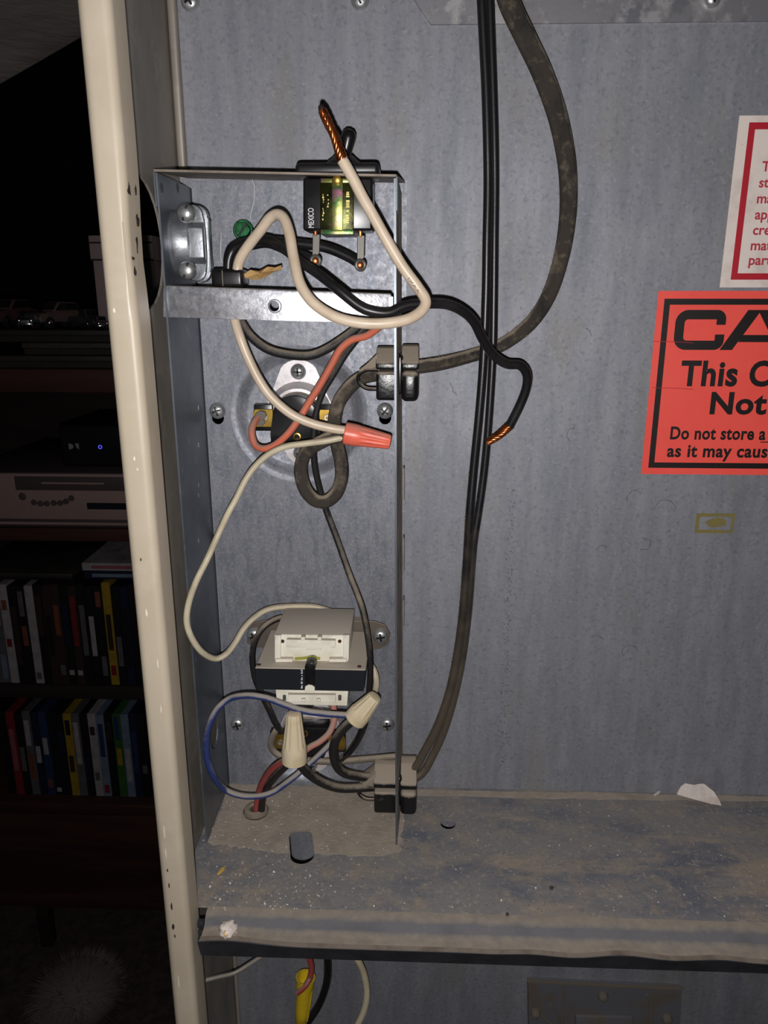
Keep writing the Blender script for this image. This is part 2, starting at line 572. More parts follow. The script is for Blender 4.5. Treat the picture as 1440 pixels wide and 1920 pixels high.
def cut(o, cutters):
    """real holes: subtract the cutter meshes, keep the result as plain mesh"""
    tmp = []
    for bm in cutters:
        me = bpy.data.meshes.new('cutter')
        bmesh.ops.recalc_face_normals(bm, faces=bm.faces[:])
        for v in bm.verts:
            v.co = v.co / 1000
        bm.to_mesh(me)
        bm.free()
        c = link(bpy.data.objects.new('cutter', me))
        tmp.append(c)
        m = o.modifiers.new('hole', 'BOOLEAN')
        m.operation = 'DIFFERENCE'
        m.solver = 'EXACT'
        m.object = c
    bpy.context.view_layer.update()
    dg = bpy.context.evaluated_depsgraph_get()
    me2 = bpy.data.meshes.new_from_object(o.evaluated_get(dg))
    o.modifiers.clear()
    o.data = me2
    for c in tmp:
        bpy.data.objects.remove(c)
    return o


def text_bm(s, bold=0.0, shear=0.0, spacing=1.0):
    cu = bpy.data.curves.new('text', 'FONT')
    cu.body = s
    cu.size = 1
    cu.offset = bold
    cu.shear = shear
    cu.space_character = spacing
    cu.resolution_u = 4
    cu.fill_mode = 'BOTH'
    cu.extrude = 0.002
    ob = link(bpy.data.objects.new('text', cu))
    bpy.context.view_layer.update()
    dg = bpy.context.evaluated_depsgraph_get()
    me = bpy.data.meshes.new_from_object(ob.evaluated_get(dg))
    bm = bmesh.new()
    bm.from_mesh(me)
    bpy.data.objects.remove(ob)
    return bm


def text_on_wall(s, px0, px1, base_y, cap_px, d, bold=0.0, shear=0.0, spacing=1.0, thick=0.06, y_ref=None, cap=0.729):
    """lettering on the back sheet: left edge px0, (optional) right edge px1, baseline base_y, capital height in photo pixels"""
    bm = text_bm(s, bold, shear, spacing)
    xs = [v.co.x for v in bm.verts]
    x0, x1 = min(xs), max(xs)
    a = P(px0, base_y, d)
    top = P(px0, base_y - cap_px, d)
    kz = (top.z - a.z) / cap
    kx = (P(px1, base_y, d).x - a.x) / (x1 - x0) if px1 else kz
    for v in bm.verts:
        v.co = Vector((a.x + (v.co.x - x0) * kx, -d + (-thick if v.co.z > 0 else 0), a.z + v.co.y * kz))
    return bm


# ------------------------------------------------------------------ the furnace compartment: sheets
ZS = -315.5          # shelf top
XW = -126.0          # inner left sheet
XL, XR = -120.0, -7.5
BOXD = 58.0
ZT, ZB, XE = 420.0, -1250.0, 480.0

keyholes = [(408, 770), (722, 770), (446, 1355), (726, 1357)]


def keyhole_cutters(depth0, depth1, grow=0.0):
    out = []
    for (x, y) in keyholes[:2]:
        c = P(x, y + 4, 2)
        pts = []
        for k in range(18):
            t = 2 * pi * k / 18
            zz = c.z + (0 if sin(t) > 0 else -2.8) + (3.9 + grow) * sin(t)
            pts.append((c.x + (3.6 + grow) * cos(t), depth0, zz))
        out.append(prism(pts, (0, depth1 - depth0, 0)))
    return out


wall_back = mk('wall_back', box((XW - 1.2, 0, ZB), (XE, 1.2, ZT)), 'galv_wall')
cut(wall_back, keyhole_cutters(-2, 5, 1.5))
tag(wall_back, 'grey streaked galvanised steel sheet at the back of the furnace compartment', 'wall', kind='structure')
wl = mk('wall_left', box((XW - 1.2, -103, ZB), (XW, 0, ZT)), 'tan_inner')
hc = P(280, 455, x=XW)
ell = [(XW - 5, -69 + 31 * cos(2 * pi * k / 28), 21.5 + 30 * sin(2 * pi * k / 28)) for k in range(28)]
cut(wl, [prism(ell, (10, 0, 0))])
tag(wl, 'inner left side sheet of the compartment with a large oval cut-out', 'wall', kind='structure')

# tan post: folded sheet, rounded front
prof = []


def arc(cx, cy, r, a0, a1, n=6):
    return [(cx + r * cos(radians(a0 + (a1 - a0) * k / n)), cy + r * sin(radians(a0 + (a1 - a0) * k / n))) for k in range(n + 1)]


XP0, XP1, YP = -124.3, -111.2, -126.0
prof = [(-127.2, -102), (-127.0, -106)] + arc(XP0 + 4, YP + 4, 4, 190, 270) + arc(XP1 - 3.6, YP + 3.6, 3.6, 270, 360) + [(XP1, -110.0), (XP1 - .9, -110.0)]
prof += arc(XP1 - 3.6, YP + 3.6, 2.7, 360, 270) + arc(XP0 + 4, YP + 4, 3.1, 270, 190) + [(-126.0, -106), (-126.1, -102)]
bm = bmesh.new()
zs = [ZB, -600, -340, -40, -12, 0, 12, 26, 40, 56, 140, ZT]
rings = []
for z in zs:
    dent = -1.1 * math.exp(-((z - 16) / 17) ** 2)
    rings.append([bm.verts.new((x + (dent if x > XP1 - 2 else 0), y, z)) for x, y in prof])
m = len(prof)
for A, B in zip(rings, rings[1:]):
    for k in range(m):
        bm.faces.new((A[k], A[(k + 1) % m], B[(k + 1) % m], B[k]))
bm.faces.new(rings[0])
bm.faces.new(rings[-1][::-1])
post = mk('trim_1', bm, 'tan_paint', smooth=50)
tag(post, 'tan painted steel door post with rounded front and folded inner lip', 'post', kind='structure')
# chips and scratches on the post: small flakes where paint is gone
random.seed(3)
for (px, py, w, h, mt) in [(242, 355, 5, 22, 'chip_dark'), (254, 355, 3, 16, 'chip_dark'), (257, 410, 6, 20, 'chip_dark'), (256, 455, 4, 30, 'chip_dark'),
                           (250, 485, 5, 10, 'chip_dark'), (253, 510, 5, 14, 'chip_dark'), (264, 1049, 3, 7, 'chip_dark'),
                           (314, 1632, 4, 9, 'chip_dark'), (317, 1660, 3, 14, 'chip_dark'), (322, 1700, 4, 22, 'chip_dark'), (325, 1738, 6, 14, 'chip_dark'), (328, 1755, 3, 10, 'chip_dark'),
                           (308, 1560, 2, 30, 'scratch_light'), (311, 1600, 2, 26, 'scratch_light'), (335, 1840, 2, 40, 'scratch_light'), (214, 582, 4, 8, 'scratch_light'),
                           (275, 1150, 3, 16, 'scratch_light'), (296, 1245, 2, 20, 'scratch_light'), (302, 1330, 2, 18, 'scratch_light'), (252, 860, 3, 8, 'scratch_light'), (258, 880, 3, 6, 'scratch_light')]:
    q = P(px, py, 126)
    if q.x > XP1 - 2.0 or mt == 'chip_dark' and py < 600:          # on the inner lip
        q = P(px, py, x=XP1 - 1.1 * math.exp(-((P(px, py, 118).z - 16) / 17) ** 2))
        pts = [q + Vector((0.2, (w * .3) * cos(2 * pi * k / 9) * random.uniform(.2, 1.5), (h * .11) * sin(2 * pi * k / 9) * random.uniform(.4, 1.5))) for k in range(9)]
        bmc = prism(pts, (-0.3, 0, 0))
    else:
        q.y = YP
        pts = [q + Vector(((w * .12) * cos(2 * pi * k / 9) * random.uniform(.6, 1.3), -0.12, (h * .12) * sin(2 * pi * k / 9) * random.uniform(.7, 1.2))) for k in range(9)]
        bmc = prism(pts, (0, 0.3, 0))
    mk('paint_chip' if mt == 'chip_dark' else 'paint_scratch', bmc, mt, post, smooth=0)

# folded seam in the rear left corner
seam = mk('trim_2', box((XW + 0.4, -5.5, ZS + 377), (XW + 5.0, 0.0, ZT), 1.6, 3), 'tan_inner')
tag(seam, 'folded vertical sheet seam in the rear corner above the control box', 'trim', kind='structure')
seam2 = mk('trim_3', box((XW + 0.4, -2.2, ZB), (XW + 2.8, 0.0, ZS - 12), 0.6, 2), 'tan_inner')
tag(seam2, 'narrow vertical sheet seam in the corner below the shelf', 'trim', kind='structure')

# shelf: flat pan, bend, folded lip (slightly wavy along the front edge)
shelf = thing('metal_shelf', (50, -60, ZS - 1), 'dusty galvanised steel shelf with oval holes and folded front lip', 'shelf')
pan = mk('shelf_plate', box((XW + 0.5, -107, ZS - 1.2), (XE, -0.05, ZS)), 'shelf_metal', shelf)


def pill(cx, y0, y1, r, z0, z1, n=10, tilt=1.6):
    pts = [(cx - tilt + r * cos(pi * k / n), y1 + r * sin(pi * k / n), z0) for k in range(n + 1)]
    pts += [(cx + tilt - r * cos(pi * k / n), y0 - r * sin(pi * k / n), z0) for k in range(n + 1)]
    return prism(pts, (0, 0, z1 - z0))


hole_q = P(840, 1545, z=ZS)
grom_q = P(480, 1524, z=ZS)
slot_q = P(565, 1587, z=ZS)
cut(pan, [pill(slot_q.x, -67, -51.5, 6.9, ZS - 6, ZS + 4), lathe([(4.6, -4), (4.6, 4)], hole_q, (0, 0, 1), 20),
          lathe([(4.5, -4), (4.5, 4)], grom_q, (0, 0, 1), 16)])


def lip(name, prof, material, x0, x1, n=60, wav=0.0):
    bm = bmesh.new()
    rings = []
    for i in range(n + 1):
        x = x0 + (x1 - x0) * i / n
        w = wav * (0.5 + 0.5 * math.tanh((x - 50) / 20)) * (sin(x * 0.13) + 0.5 * sin(x * 0.061 + 1))
        l = 1.6 * math.exp(-((x - x0 - 14) / 22) ** 2) * (1 if wav else 0)
        rings.append([bm.verts.new((x, y + (l + w) * k, z + (l * 0.9 + w * 0.7) * k)) for y, z, k in prof])
    m = len(prof)
    for A, B in zip(rings, rings[1:]):
        for k in range(m):
            bm.faces.new((A[k], A[(k + 1) % m], B[(k + 1) % m], B[k]))
    bm.faces.new(rings[0])
    bm.faces.new(rings[-1][::-1])
    return mk(name, bm, material, shelf, smooth=40)


Z = ZS
top = [(-106.9, Z - .05, 0), (-111, Z - .4, 0), (-113.6, Z - 1.8, 0), (-115.4, Z - 4.0, .1), (-117.6, Z - 5.4, .3), (-120.5, Z - 5.6, .7), (-123.6, Z - 5.9, 1)]
lip('front_lip', top + [(y + .3, z - 1.0, k) for y, z, k in top[::-1]], 'lip_metal', -106.8, XE, 90, 0.6)
lip('lip_edge', [(-123.5, Z - 5.7, 1), (-124.9, Z - 5.9, 1), (-125.1, Z - 7.0, 1), (-123.5, Z - 7.4, 1)], 'galv_edge', -107.2, XE, 90, 0.6)
lip('lip_return', [(-124.0, Z - 7.3, 1), (-124.6, Z - 8.0, .9), (-121.5, Z - 15, .2), (-119.5, Z - 20, 0), (-118.5, Z - 20, 0), (-121, Z - 14, .2), (-123, Z - 7.4, 1)], 'lip_under', -108.6, XE, 90, 0.6)
bm = bmesh.new()
for z0, z1 in ((-2.5, -6), (-8, -13), (-15, -20)):
    add_box(bm, (-110.6, -116, Z + z1), (-107.3, -112.6, Z + z0), 0.5)
mk('end_bracket', bm, 'lip_under', shelf)
# thick even dust left in front of the control box, thinner film elsewhere
random.seed(11)


def film(name, pix, material, parent, t=0.25, jit=1.2, sub=6):
    pts = []
    n = len(pix)
    for i in range(n):
        a, b = P(*pix[i], z=ZS), P(*pix[(i + 1) % n], z=ZS)
        for k in range(sub):
            q = a.lerp(b, k / sub)
            pts.append(Vector((q.x + random.uniform(-jit, jit), min(q.y + random.uniform(-jit, jit), -0.3), ZS)))
    return mk(name, prism(pts, (0, 0, t)), material, parent, smooth=0)


df = film('dust_film', [(434, 1467), (600, 1472), (762, 1478), (765, 1500), (752, 1560), (752, 1598), (690, 1606), (620, 1603), (500, 1596), (440, 1588), (392, 1582)], 'shelf_dust', shelf)
cut(df, [pill(slot_q.x, -67, -51.5, 7.4, ZS - 6, ZS + 4), lathe([(4.5, -4), (4.5, 4)], grom_q, (0, 0, 1), 16)])
film('dust_film', [(770, 1480), (1100, 1486), (1440, 1494), (1480, 1503), (1240, 1501), (1080, 1498), (780, 1492)], 'shelf_dust', shelf, 0.12, .8, 7)
# loose grit
bm = bmesh.new()
random.seed(5)
for k in range(420):
    if k < 300:
        px, py = random.gauss(480, 110), random.uniform(1480, 1715)
    else:
        px, py = random.uniform(380, 1440), random.uniform(1500, 1720)
    if px < 380:
        continue
    q = P(px, py, z=ZS)
    if q.x < XW + 2 or q.y < -110 or (abs(q.x - slot_q.x) < 8 and -76 < q.y < -44):
        continue
    s = random.uniform(0.12, 0.42) * (1.6 if random.random() < .06 else 1)
    r = bmesh.ops.create_icosphere(bm, subdivisions=1, radius=s)
    for v in r['verts']:
        v.co = v.co * random.uniform(.7, 1.3) + q + Vector((0, 0, s * .6 + 0.2))
g = mk('plaster_grit', bm, 'grit', smooth=0)
tag(g, 'white plaster grit scattered over the dusty shelf', 'grit', kind='stuff')

# ------------------------------------------------------------------ control box
cb = thing('control_box', (-64, -29, ZS + 1), 'tall open-fronted galvanised control box on the back sheet', 'control box')
bp = mk('back_plate', box((XL + 0.9, -2.2, ZS + 0.6), (-4.6, -0.9, 56.5)), 'galv_box', cb)
cut(bp, keyhole_cutters(-5, 3))
lw = mk('side_wall', box((XL - 0.9, -BOXD, ZS + 0.6), (XL, -0.6, 53)), 'galv_side', cb)
o_q = P(402, 1372, x=XL)
cut(lw, [prism([(XL - 4, o_q.y + 9 * cos(2 * pi * k / 20), o_q.z + 11 * sin(2 * pi * k / 20)) for k in range(20)], (8, 0, 0))])
def slab(c4, t):
    bm = bmesh.new()
    a = [bm.verts.new(c) for c in c4]
    b = [bm.verts.new(Vector(c) + Vector((-t, 0, 0))) for c in c4]
    bm.faces.new(a)
    bm.faces.new(b[::-1])
    for k in range(4):
        bm.faces.new((a[k], b[k], b[(k + 1) % 4], a[(k + 1) % 4]))
    return bm


xft, xfb, xbt, xbb = -9.2, -6.9, -7.4, -4.4        # the right side leans a little
rw = mk('side_wall', slab([(xft, -BOXD, 50), (xbt, -.6, 50), (xbb, -.6, ZS + 2), (xfb, -BOXD, ZS + 2)], .9), 'galv_outer_dusty', cb)
nk = [prism([(-20, -30 + 12.5 * cos(2 * pi * k / 16), P(740, 694, 28).z - 1 + 12 * sin(2 * pi * k / 16)) for k in range(16)], (30, 0, 0)),
      prism([(-20, -32 + 12.5 * cos(2 * pi * k / 16), P(736, 1464, 30).z - 1 + 12 * sin(2 * pi * k / 16)) for k in range(16)], (30, 0, 0))]
cut(rw, nk)
mk('front_edge', slab([(xft + .1, -BOXD - .25, 50), (xft + .15, -BOXD + 1.0, 50), (xfb + .15, -BOXD + 1.0, ZS + 2), (xfb + .1, -BOXD - .25, ZS + 2)], 1.1), 'galv_side', cb)
for (y0, y1) in ((875, 935), (1005, 1068), (1120, 1170)):
    a, b = P(751, y0, 20), P(752, y1, 20)
    xx_ = -5.6 + (a.z / ZS) * 1.8
    mk('stamped_slot', box((xx_ - .4, -24, b.z), (xx_ + .45, -18, a.z), .1, 1), 'galv_edge', cb)
# top sheet, tilted a little, with its side flanges
zl, zr = 53.4, 50.6
bm = bmesh.new()
yf, yb_ = -BOXD - .6, -1.0
c8 = [(XL - 1.4, yf, zl), (-9.0, yf, zr), (-9.0, yf, zr + 1), (XL - 1.4, yf, zl + 1), (XL - 1.4, yb_, zl + 4.6), (-5.6, yb_, zr + 4.4), (-5.6, yb_, zr + 5.4), (XL - 1.4, yb_, zl + 5.6)]
vv = [bm.verts.new(c) for c in c8]
for f in ((0, 1, 2, 3), (7, 6, 5, 4), (0, 4, 5, 1), (1, 5, 6, 2), (2, 6, 7, 3), (3, 7, 4, 0)):
    bm.faces.new([vv[k] for k in f])
mk('top_sheet', bm, 'galv_edge', cb)
mk('top_flange', box((XL - 1.9, -BOXD - .4, 38), (XL - 1.0, -3, 53.6), .2, 1), 'galv_side', cb)
mk('top_flange', box((-9.2, -BOXD - .4, 36), (-8.4, -BOXD + 20, 50.8), .2, 1), 'galv_side', cb)
# oval knock-out dimples high on the left side
for (px, py) in ((303, 352), (333, 352)):
    q = P(px, py, x=XL)
    mk('rivet_dimple', lathe([(0, .35), (1.6, .3), (2.4, 0), (2.4, -.1)], q, (1, 0, 0), 14), 'mark_dark', cb)
for py in (760, 830, 905, 925, 1010):
    q = P(372, py, x=XL)
    mk('scratch_mark', box((XL, q.y - .4, q.z - 2.4), (XL + .12, q.y + .4, q.z)), 'galv_bright', cb)
# cross channel that carries the black bushing
ch = mk('cross_channel', pxprism([(306, 541), (312, 536), (732, 551), (735, 556), (734, 608), (520, 601), (306, 595)], 57, 55.8, .3, 2), 'galv_bright', cb)
hq = P(515, 574, 57)
cut(ch, [lathe([(2.5, -4), (2.5, 4)], hq, (0, 1, 0), 18)])
a, b = P(312, 536, 57), P(732, 551, 57)
mk('channel_top', prism([(a.x, -56.5, a.z + .2), (b.x, -56.5, b.z + .2), (b.x, -56.5, b.z - .8), (a.x, -56.5, a.z - .8)], (0, 53, 0), .2, 1), 'bobbin_white', cb).data.materials[0] = MATS['ear_steel']
a, b = P(306, 595, 57), P(734, 608, 57)
mk('channel_tab', box((b.x - 1.5, -57.3, P(730, 608, 57).z), (b.x + .8, -50, P(730, 556, 57).z), .2, 1), 'galv_bright', cb)
mk('hole_rim', add_ring(bmesh.new(), [(2.4, 0), (3.4, 0), (3.0, .9), (2.5, 1.0)], (hq.x, -57, hq.z), (0, -1, 0), 20), 'galv_bright', cb)
# pressed dishes that hold the two limit switches
DISH = 4.6
lim_up = P(563, 776, -2.4)
lim_dn = P(583, 1366, -2.4)
for c in (lim_up, lim_dn):
    cut(bp, [lathe([(37.5, -6), (37.5, 6)], (c.x, -2, c.z), (0, 1, 0), 64)])
    cut(wall_back, [lathe([(37.5, -6), (37.5, 6)], (c.x, 0, c.z), (0, 1, 0), 64)])
    dp = [(0, DISH), (29.5, DISH), (31.2, DISH - .5), (34.0, DISH - 2.6), (36.0, .5), (37.4, .0), (39.5, -.25), (39.5, .2), (37.6, .6), (36.4, 1.3), (34.4, 3.4), (31.6, DISH + .6), (29.5, DISH + 1), (0, DISH + 1)]
    mk('pressed_dish', lathe(dp, (c.x, -2.3, c.z), (0, 1, 0), 72), 'galv_box', cb, smooth=50)

# top plate with clipped corner, high on the back sheet
fp = mk('cover_plate', pxprism([(720, -190), (722, 0 - 80), (808, 46), (1500, 39), (1520, -190)], 1.4, 0.02, .12, 1), 'galv_flap')
tag(fp, 'spangled galvanised cover plate with clipped corner above the hanging cords', 'plate')

# ------------------------------------------------------------------ screws
def pan_screw(name, px, py, d, r=4.7, ang=0.6, label='', material='screw_zinc', group=None, axis=(0, -1, 0), at=None, cross=True, h=3.2):
    c = at or P(px, py, d)
    t = thing(name, c, label, 'screw', group)
    mk('screw_head', lathe([(r * .62, -.2), (r, 0), (r * 1.0, .5), (r * .93, h * .5), (r * .72, h * .82), (r * .38, h), (0, h * 1.02)], c, axis, 24), material, t, smooth=50)
    u, v, a = frame_from(axis)
    bm = bmesh.new()
    for k in range(2 if cross else 1):
        s = u * cos(ang + k * pi / 2) + v * sin(ang + k * pi / 2)
        w = a.cross(s)
        L, W = (r * .55 if cross else r * .95), r * .13
        pts = [c + s * (i * L) + w * (j * W) + a * (h * (1.06 if i == 0 else .98 if cross else .45)) for i, j in ((-1, -1), (0, -1), (1, -1), (1, 1), (0, 1), (-1, 1))]
        add_prism(bm, pts, a * -.7)
    mk('drive_recess', bm, 'slot_dark', t, smooth=0)
    return t


pan_screw('pan_head_screw', 408, 770, 3.2, label='zinc cross-head screw left of the upper round switch', ang=.3)
pan_screw('pan_head_screw', 722, 770, 3.2, label='zinc cross-head screw below the upper black strain relief', ang=.9)
pan_screw('pan_head_screw', 446, 1357, 3.2, label='zinc cross-head screw inside the blue wire loop', ang=.25)
pan_screw('pan_head_screw', 726, 1357, 3.2, label='zinc cross-head screw right of the slanting tan wire nut', ang=.1)
pan_screw('pan_head_screw', 357, 3, .2, label='zinc cross-head screw near the seam high in the rear corner', ang=.5)
pan_screw('pan_head_screw', 675, 0, .2, label='zinc cross-head screw high on the sheet left of the cover plate', ang=.2)
pan_screw('pan_head_screw', 1335, -2, 1.6, label='cross-head screw in the spangled cover plate', ang=.2, r=4.2)
gq = P(457, 432, 2.4)
gs = thing('ground_screw', gq, 'green slotted grounding screw in the top of the control box', 'screw')
mk('washer_flange', lathe([(5.6, 0), (5.7, .6), (5.2, 1.0), (0, 1.0)], gq, (0, -1, 0), 28), 'green_screw', gs)
mk('hex_head', lathe([(4.5, .9), (4.5, 3.0), (4.0, 3.6), (0, 3.7)], gq, (0, -1, 0), 6), 'green_screw', gs, smooth=20)
u = Vector((cos(radians(52)), 0, sin(radians(52))))
w = Vector((-u.z, 0, u.x))
mk('slot', prism([gq + u * (i * 4.2) + w * (j * .55) + Vector((0, -3.75, 0)) for i, j in ((-1, -1), (1, -1), (1, 1), (-1, 1))], (0, .4, 0)), 'slot_dark', gs)

# ------------------------------------------------------------------ cable clamp on the left side
cc = P(350, 455, 36)
cl = thing('cable_clamp', (XL, cc.y, cc.z - 18), 'die-cast metal cable clamp with two screws on the left box side', 'cable clamp')
zc, yc = cc.z, -34.0
mk('connector_body', add_ring(bmesh.new(), [(10.5, 0), (15.5, 0), (15.8, 2.5), (14.4, 5), (13.6, 9), (11.2, 9.4), (10.5, 8)], (XL, yc, zc), (1, 0, 0), 36), 'die_cast', cl)
mk('locknut', add_ring(bmesh.new(), [(10.5, 0), (17.5, 0), (17.5, 1.6), (16.5, 2.4), (10.5, 2.6)], (XL - .9, yc, zc), (-1, 0, 0), 36), 'die_cast', cl)
q0, q1 = P(362, 404, 40), P(364, 508, 40)
sx = q0.x


def strap_pts(y, grow=0.0):
    zt, zb = q0.z, q1.z
    pts = []
    r = 5.0 + grow
    for k in range(9):
        t = radians(-20 + 220 * k / 8)
        pts.append((sx + r * cos(t), y, zt + r * sin(t)))
    pts.append((sx - 5.3, y, (zt + zb) / 2 + 6))
    pts.append((sx - 5.3, y, (zt + zb) / 2 - 6))
    for k in range(9):
        t = radians(160 + 220 * k / 8)
        pts.append((sx + r * cos(t), y, zb + r * sin(t)))
    pts.append((sx + 5.6, y, (zt + zb) / 2 - 6))
    pts.append((sx + 5.6, y, (zt + zb) / 2 + 6))
    return pts


mk('saddle_strap', prism(strap_pts(-41), (0, 2.4, 0), .5, 2), 'die_cast', cl, smooth=40)
zm = (q0.z + q1.z) / 2
mk('saddle_arch', prism([(sx - 5.2, -41 + .2, zm + 10), (sx - 5.2, -45.0, zm + 7), (sx - 5.2, -45.0, zm - 7), (sx - 5.2, -41 + .2, zm - 10)], (10.6, 0, 0), .5, 2), 'die_cast', cl)
mk('lower_jaw', prism(strap_pts(-33.5, .6), (0, 4.5, 0), .6, 2), 'die_cast', cl, smooth=40)
mk('jaw_arm', box((XL + 8, -36, zm - 9), (sx, -30, zm + 9), .8), 'die_cast', cl)
for q in (q0, q1):
    c = Vector((q.x - 0.5, -41, q.z))
    s_ = mk('clamp_screw', lathe([(2.3, 6), (2.3, -7.5), (4.3, -7.6), (4.4, -8.4), (4.2, -10.5), (3.2, -11.9), (1.5, -12.5), (0, -12.6)], c, (0, 1, 0), 20), 'screw_zinc', cl, smooth=50)
    u = Vector((cos(radians(70)), 0, sin(radians(70))))
    w = Vector((-u.z, 0, u.x))
    mk('screw_slot', prism([c + u * (i * 3.8) + w * (j * .5) + Vector((0, 11.4 * -1 - .9, 0)) for i, j in ((-1, -1), (1, -1), (1, 1), (-1, 1))], (0, 1.0, 0)), 'slot_dark', s_)

# ------------------------------------------------------------------ toggle switch
sw = thing('toggle_switch', P(632, 325, 38), 'black toggle switch with shiny metal strap through the box top', 'switch')
a, b = P(553, 325, 50), P(712, 325, 50)
zt0 = 53.0
pts = []
bzx0, bzx1 = P(553, 312, 50).x, P(711, 312, 50).x
mk('bezel', box((bzx0, -51, zl - 1.0), (bzx1, -27, P(632, 304, 50).z), 2.2, 4), 'black_bezel', sw)
lv = P(652, 310, 38)
tip = P(657, 270, 40)
mk('lever_collar', lathe([(9, -1), (8.4, .6), (6, 2.4), (4.6, 3.8)], (lv.x - 2, -38, P(652, 305, 40).z - .5), (0, 0, 1), 24), 'black_bezel', sw)
mk('lever', lathe([(2.6, 0), (3.2, 7), (3.7, 12), (3.3, 14.2), (2.0, 15.7), (0, 16.2)], (lv.x - 2.5, -38, P(652, 308, 40).z), (.26, -.12, 1), 20), 'black_plastic', sw)
mk('switch_body', pxprism(rect(568, 333, 698, 432), 50, 28, 1.1, 3), 'black_plastic', sw)
mk('strap', pxprism(rect(600, 334, 663, 439), 51.6, 27, .4, 2), 'chromate_dark', sw)
mk('strap_rib', pxprism(rect(622, 336, 643, 432), 52.6, 51.5, .3, 2), 'chromate', sw)
mk('strap_foot', pxprism(rect(601, 430, 663, 440), 52.4, 51.4, .3, 2), 'chromate', sw)
mk('strap_head', pxprism(rect(601, 334, 663, 343), 52.2, 51.4, .3, 2), 'chromate', sw)
q = P(632, 337, 52.7)
mk('rivet', lathe([(2.2, 0), (2.0, .8), (1.2, 1.2), (0, 1.3)], q, (0, -1, 0), 16), 'brass', sw)
# printing
bm = text_bm('MEXICO', .01)
xs = [v.co.x for v in bm.verts]
a, b = P(589, 427, 50.1), P(589, 390, 50.1)
c0, c1 = P(588, 400, 50.1).x, P(577, 400, 50.1).x
L = max(xs) - min(xs)
for v in bm.verts:
    u_, h_ = (v.co.x - min(xs)) / L, v.co.y / .73
    v.co = Vector((c0 + (c1 - c0) * h_, -50.05 - (.1 if v.co.z > 0 else 0), a.z + (b.z - a.z) * u_))
mk('white_lettering', bm, 'white_print', sw, smooth=0)
bm = bmesh.new()
random.seed(2)
for col0, col1, y0, y1, dens in ((648, 656, 355, 419, .9), (604, 608, 364, 416, .5), (613, 617, 365, 400, .45)):
    y = y0
    while y < y1:
        h = random.uniform(1.6, 3.6)
        if random.random() < dens:
            a, b = P(col0 + random.uniform(0, 2), y, 51.7), P(col1 - random.uniform(0, 2), y + h, 51.7)
            add_box(bm, (a.x, -51.85, b.z), (b.x, -51.5, a.z))
        y += h + 1.3
mk('stamped_marks', bm, 'gold_print', sw, smooth=0)
for (x, y0, y1) in ((593, 436, 484), (677, 438, 492)):
    t_ = mk('terminal', pxprism([(x - 7, y0 + 3), (x + 7, y0 + 3), (x + 6, y1 - 8), (x - 1, y1 - 6), (x - 2, y1 + 6), (x - 8, y1 + 6)], 42, 40.5, .3, 1), 'solder_grey', sw)
    mk('terminal_pin', pxprism(rect(x - 4, y0 - 6, x + 1, y0 + 6), 42.6, 40, .3, 1), 'copper', t_)
    q = P(x - 1, y1 + 5, 42)
    mk('solder_ring', add_ring(bmesh.new(), [(2.2 + 1.0 * cos(2 * pi * k / 8), 1.0 * sin(2 * pi * k / 8)) for k in range(8)], q, (.45, -1, 0), 18), 'solder_grey', t_)
    mk('wire_tip', lathe([(1.5, -2), (1.5, 1.2), (0, 1.8)], q, (.2, -1, 0), 12), 'copper', t_)

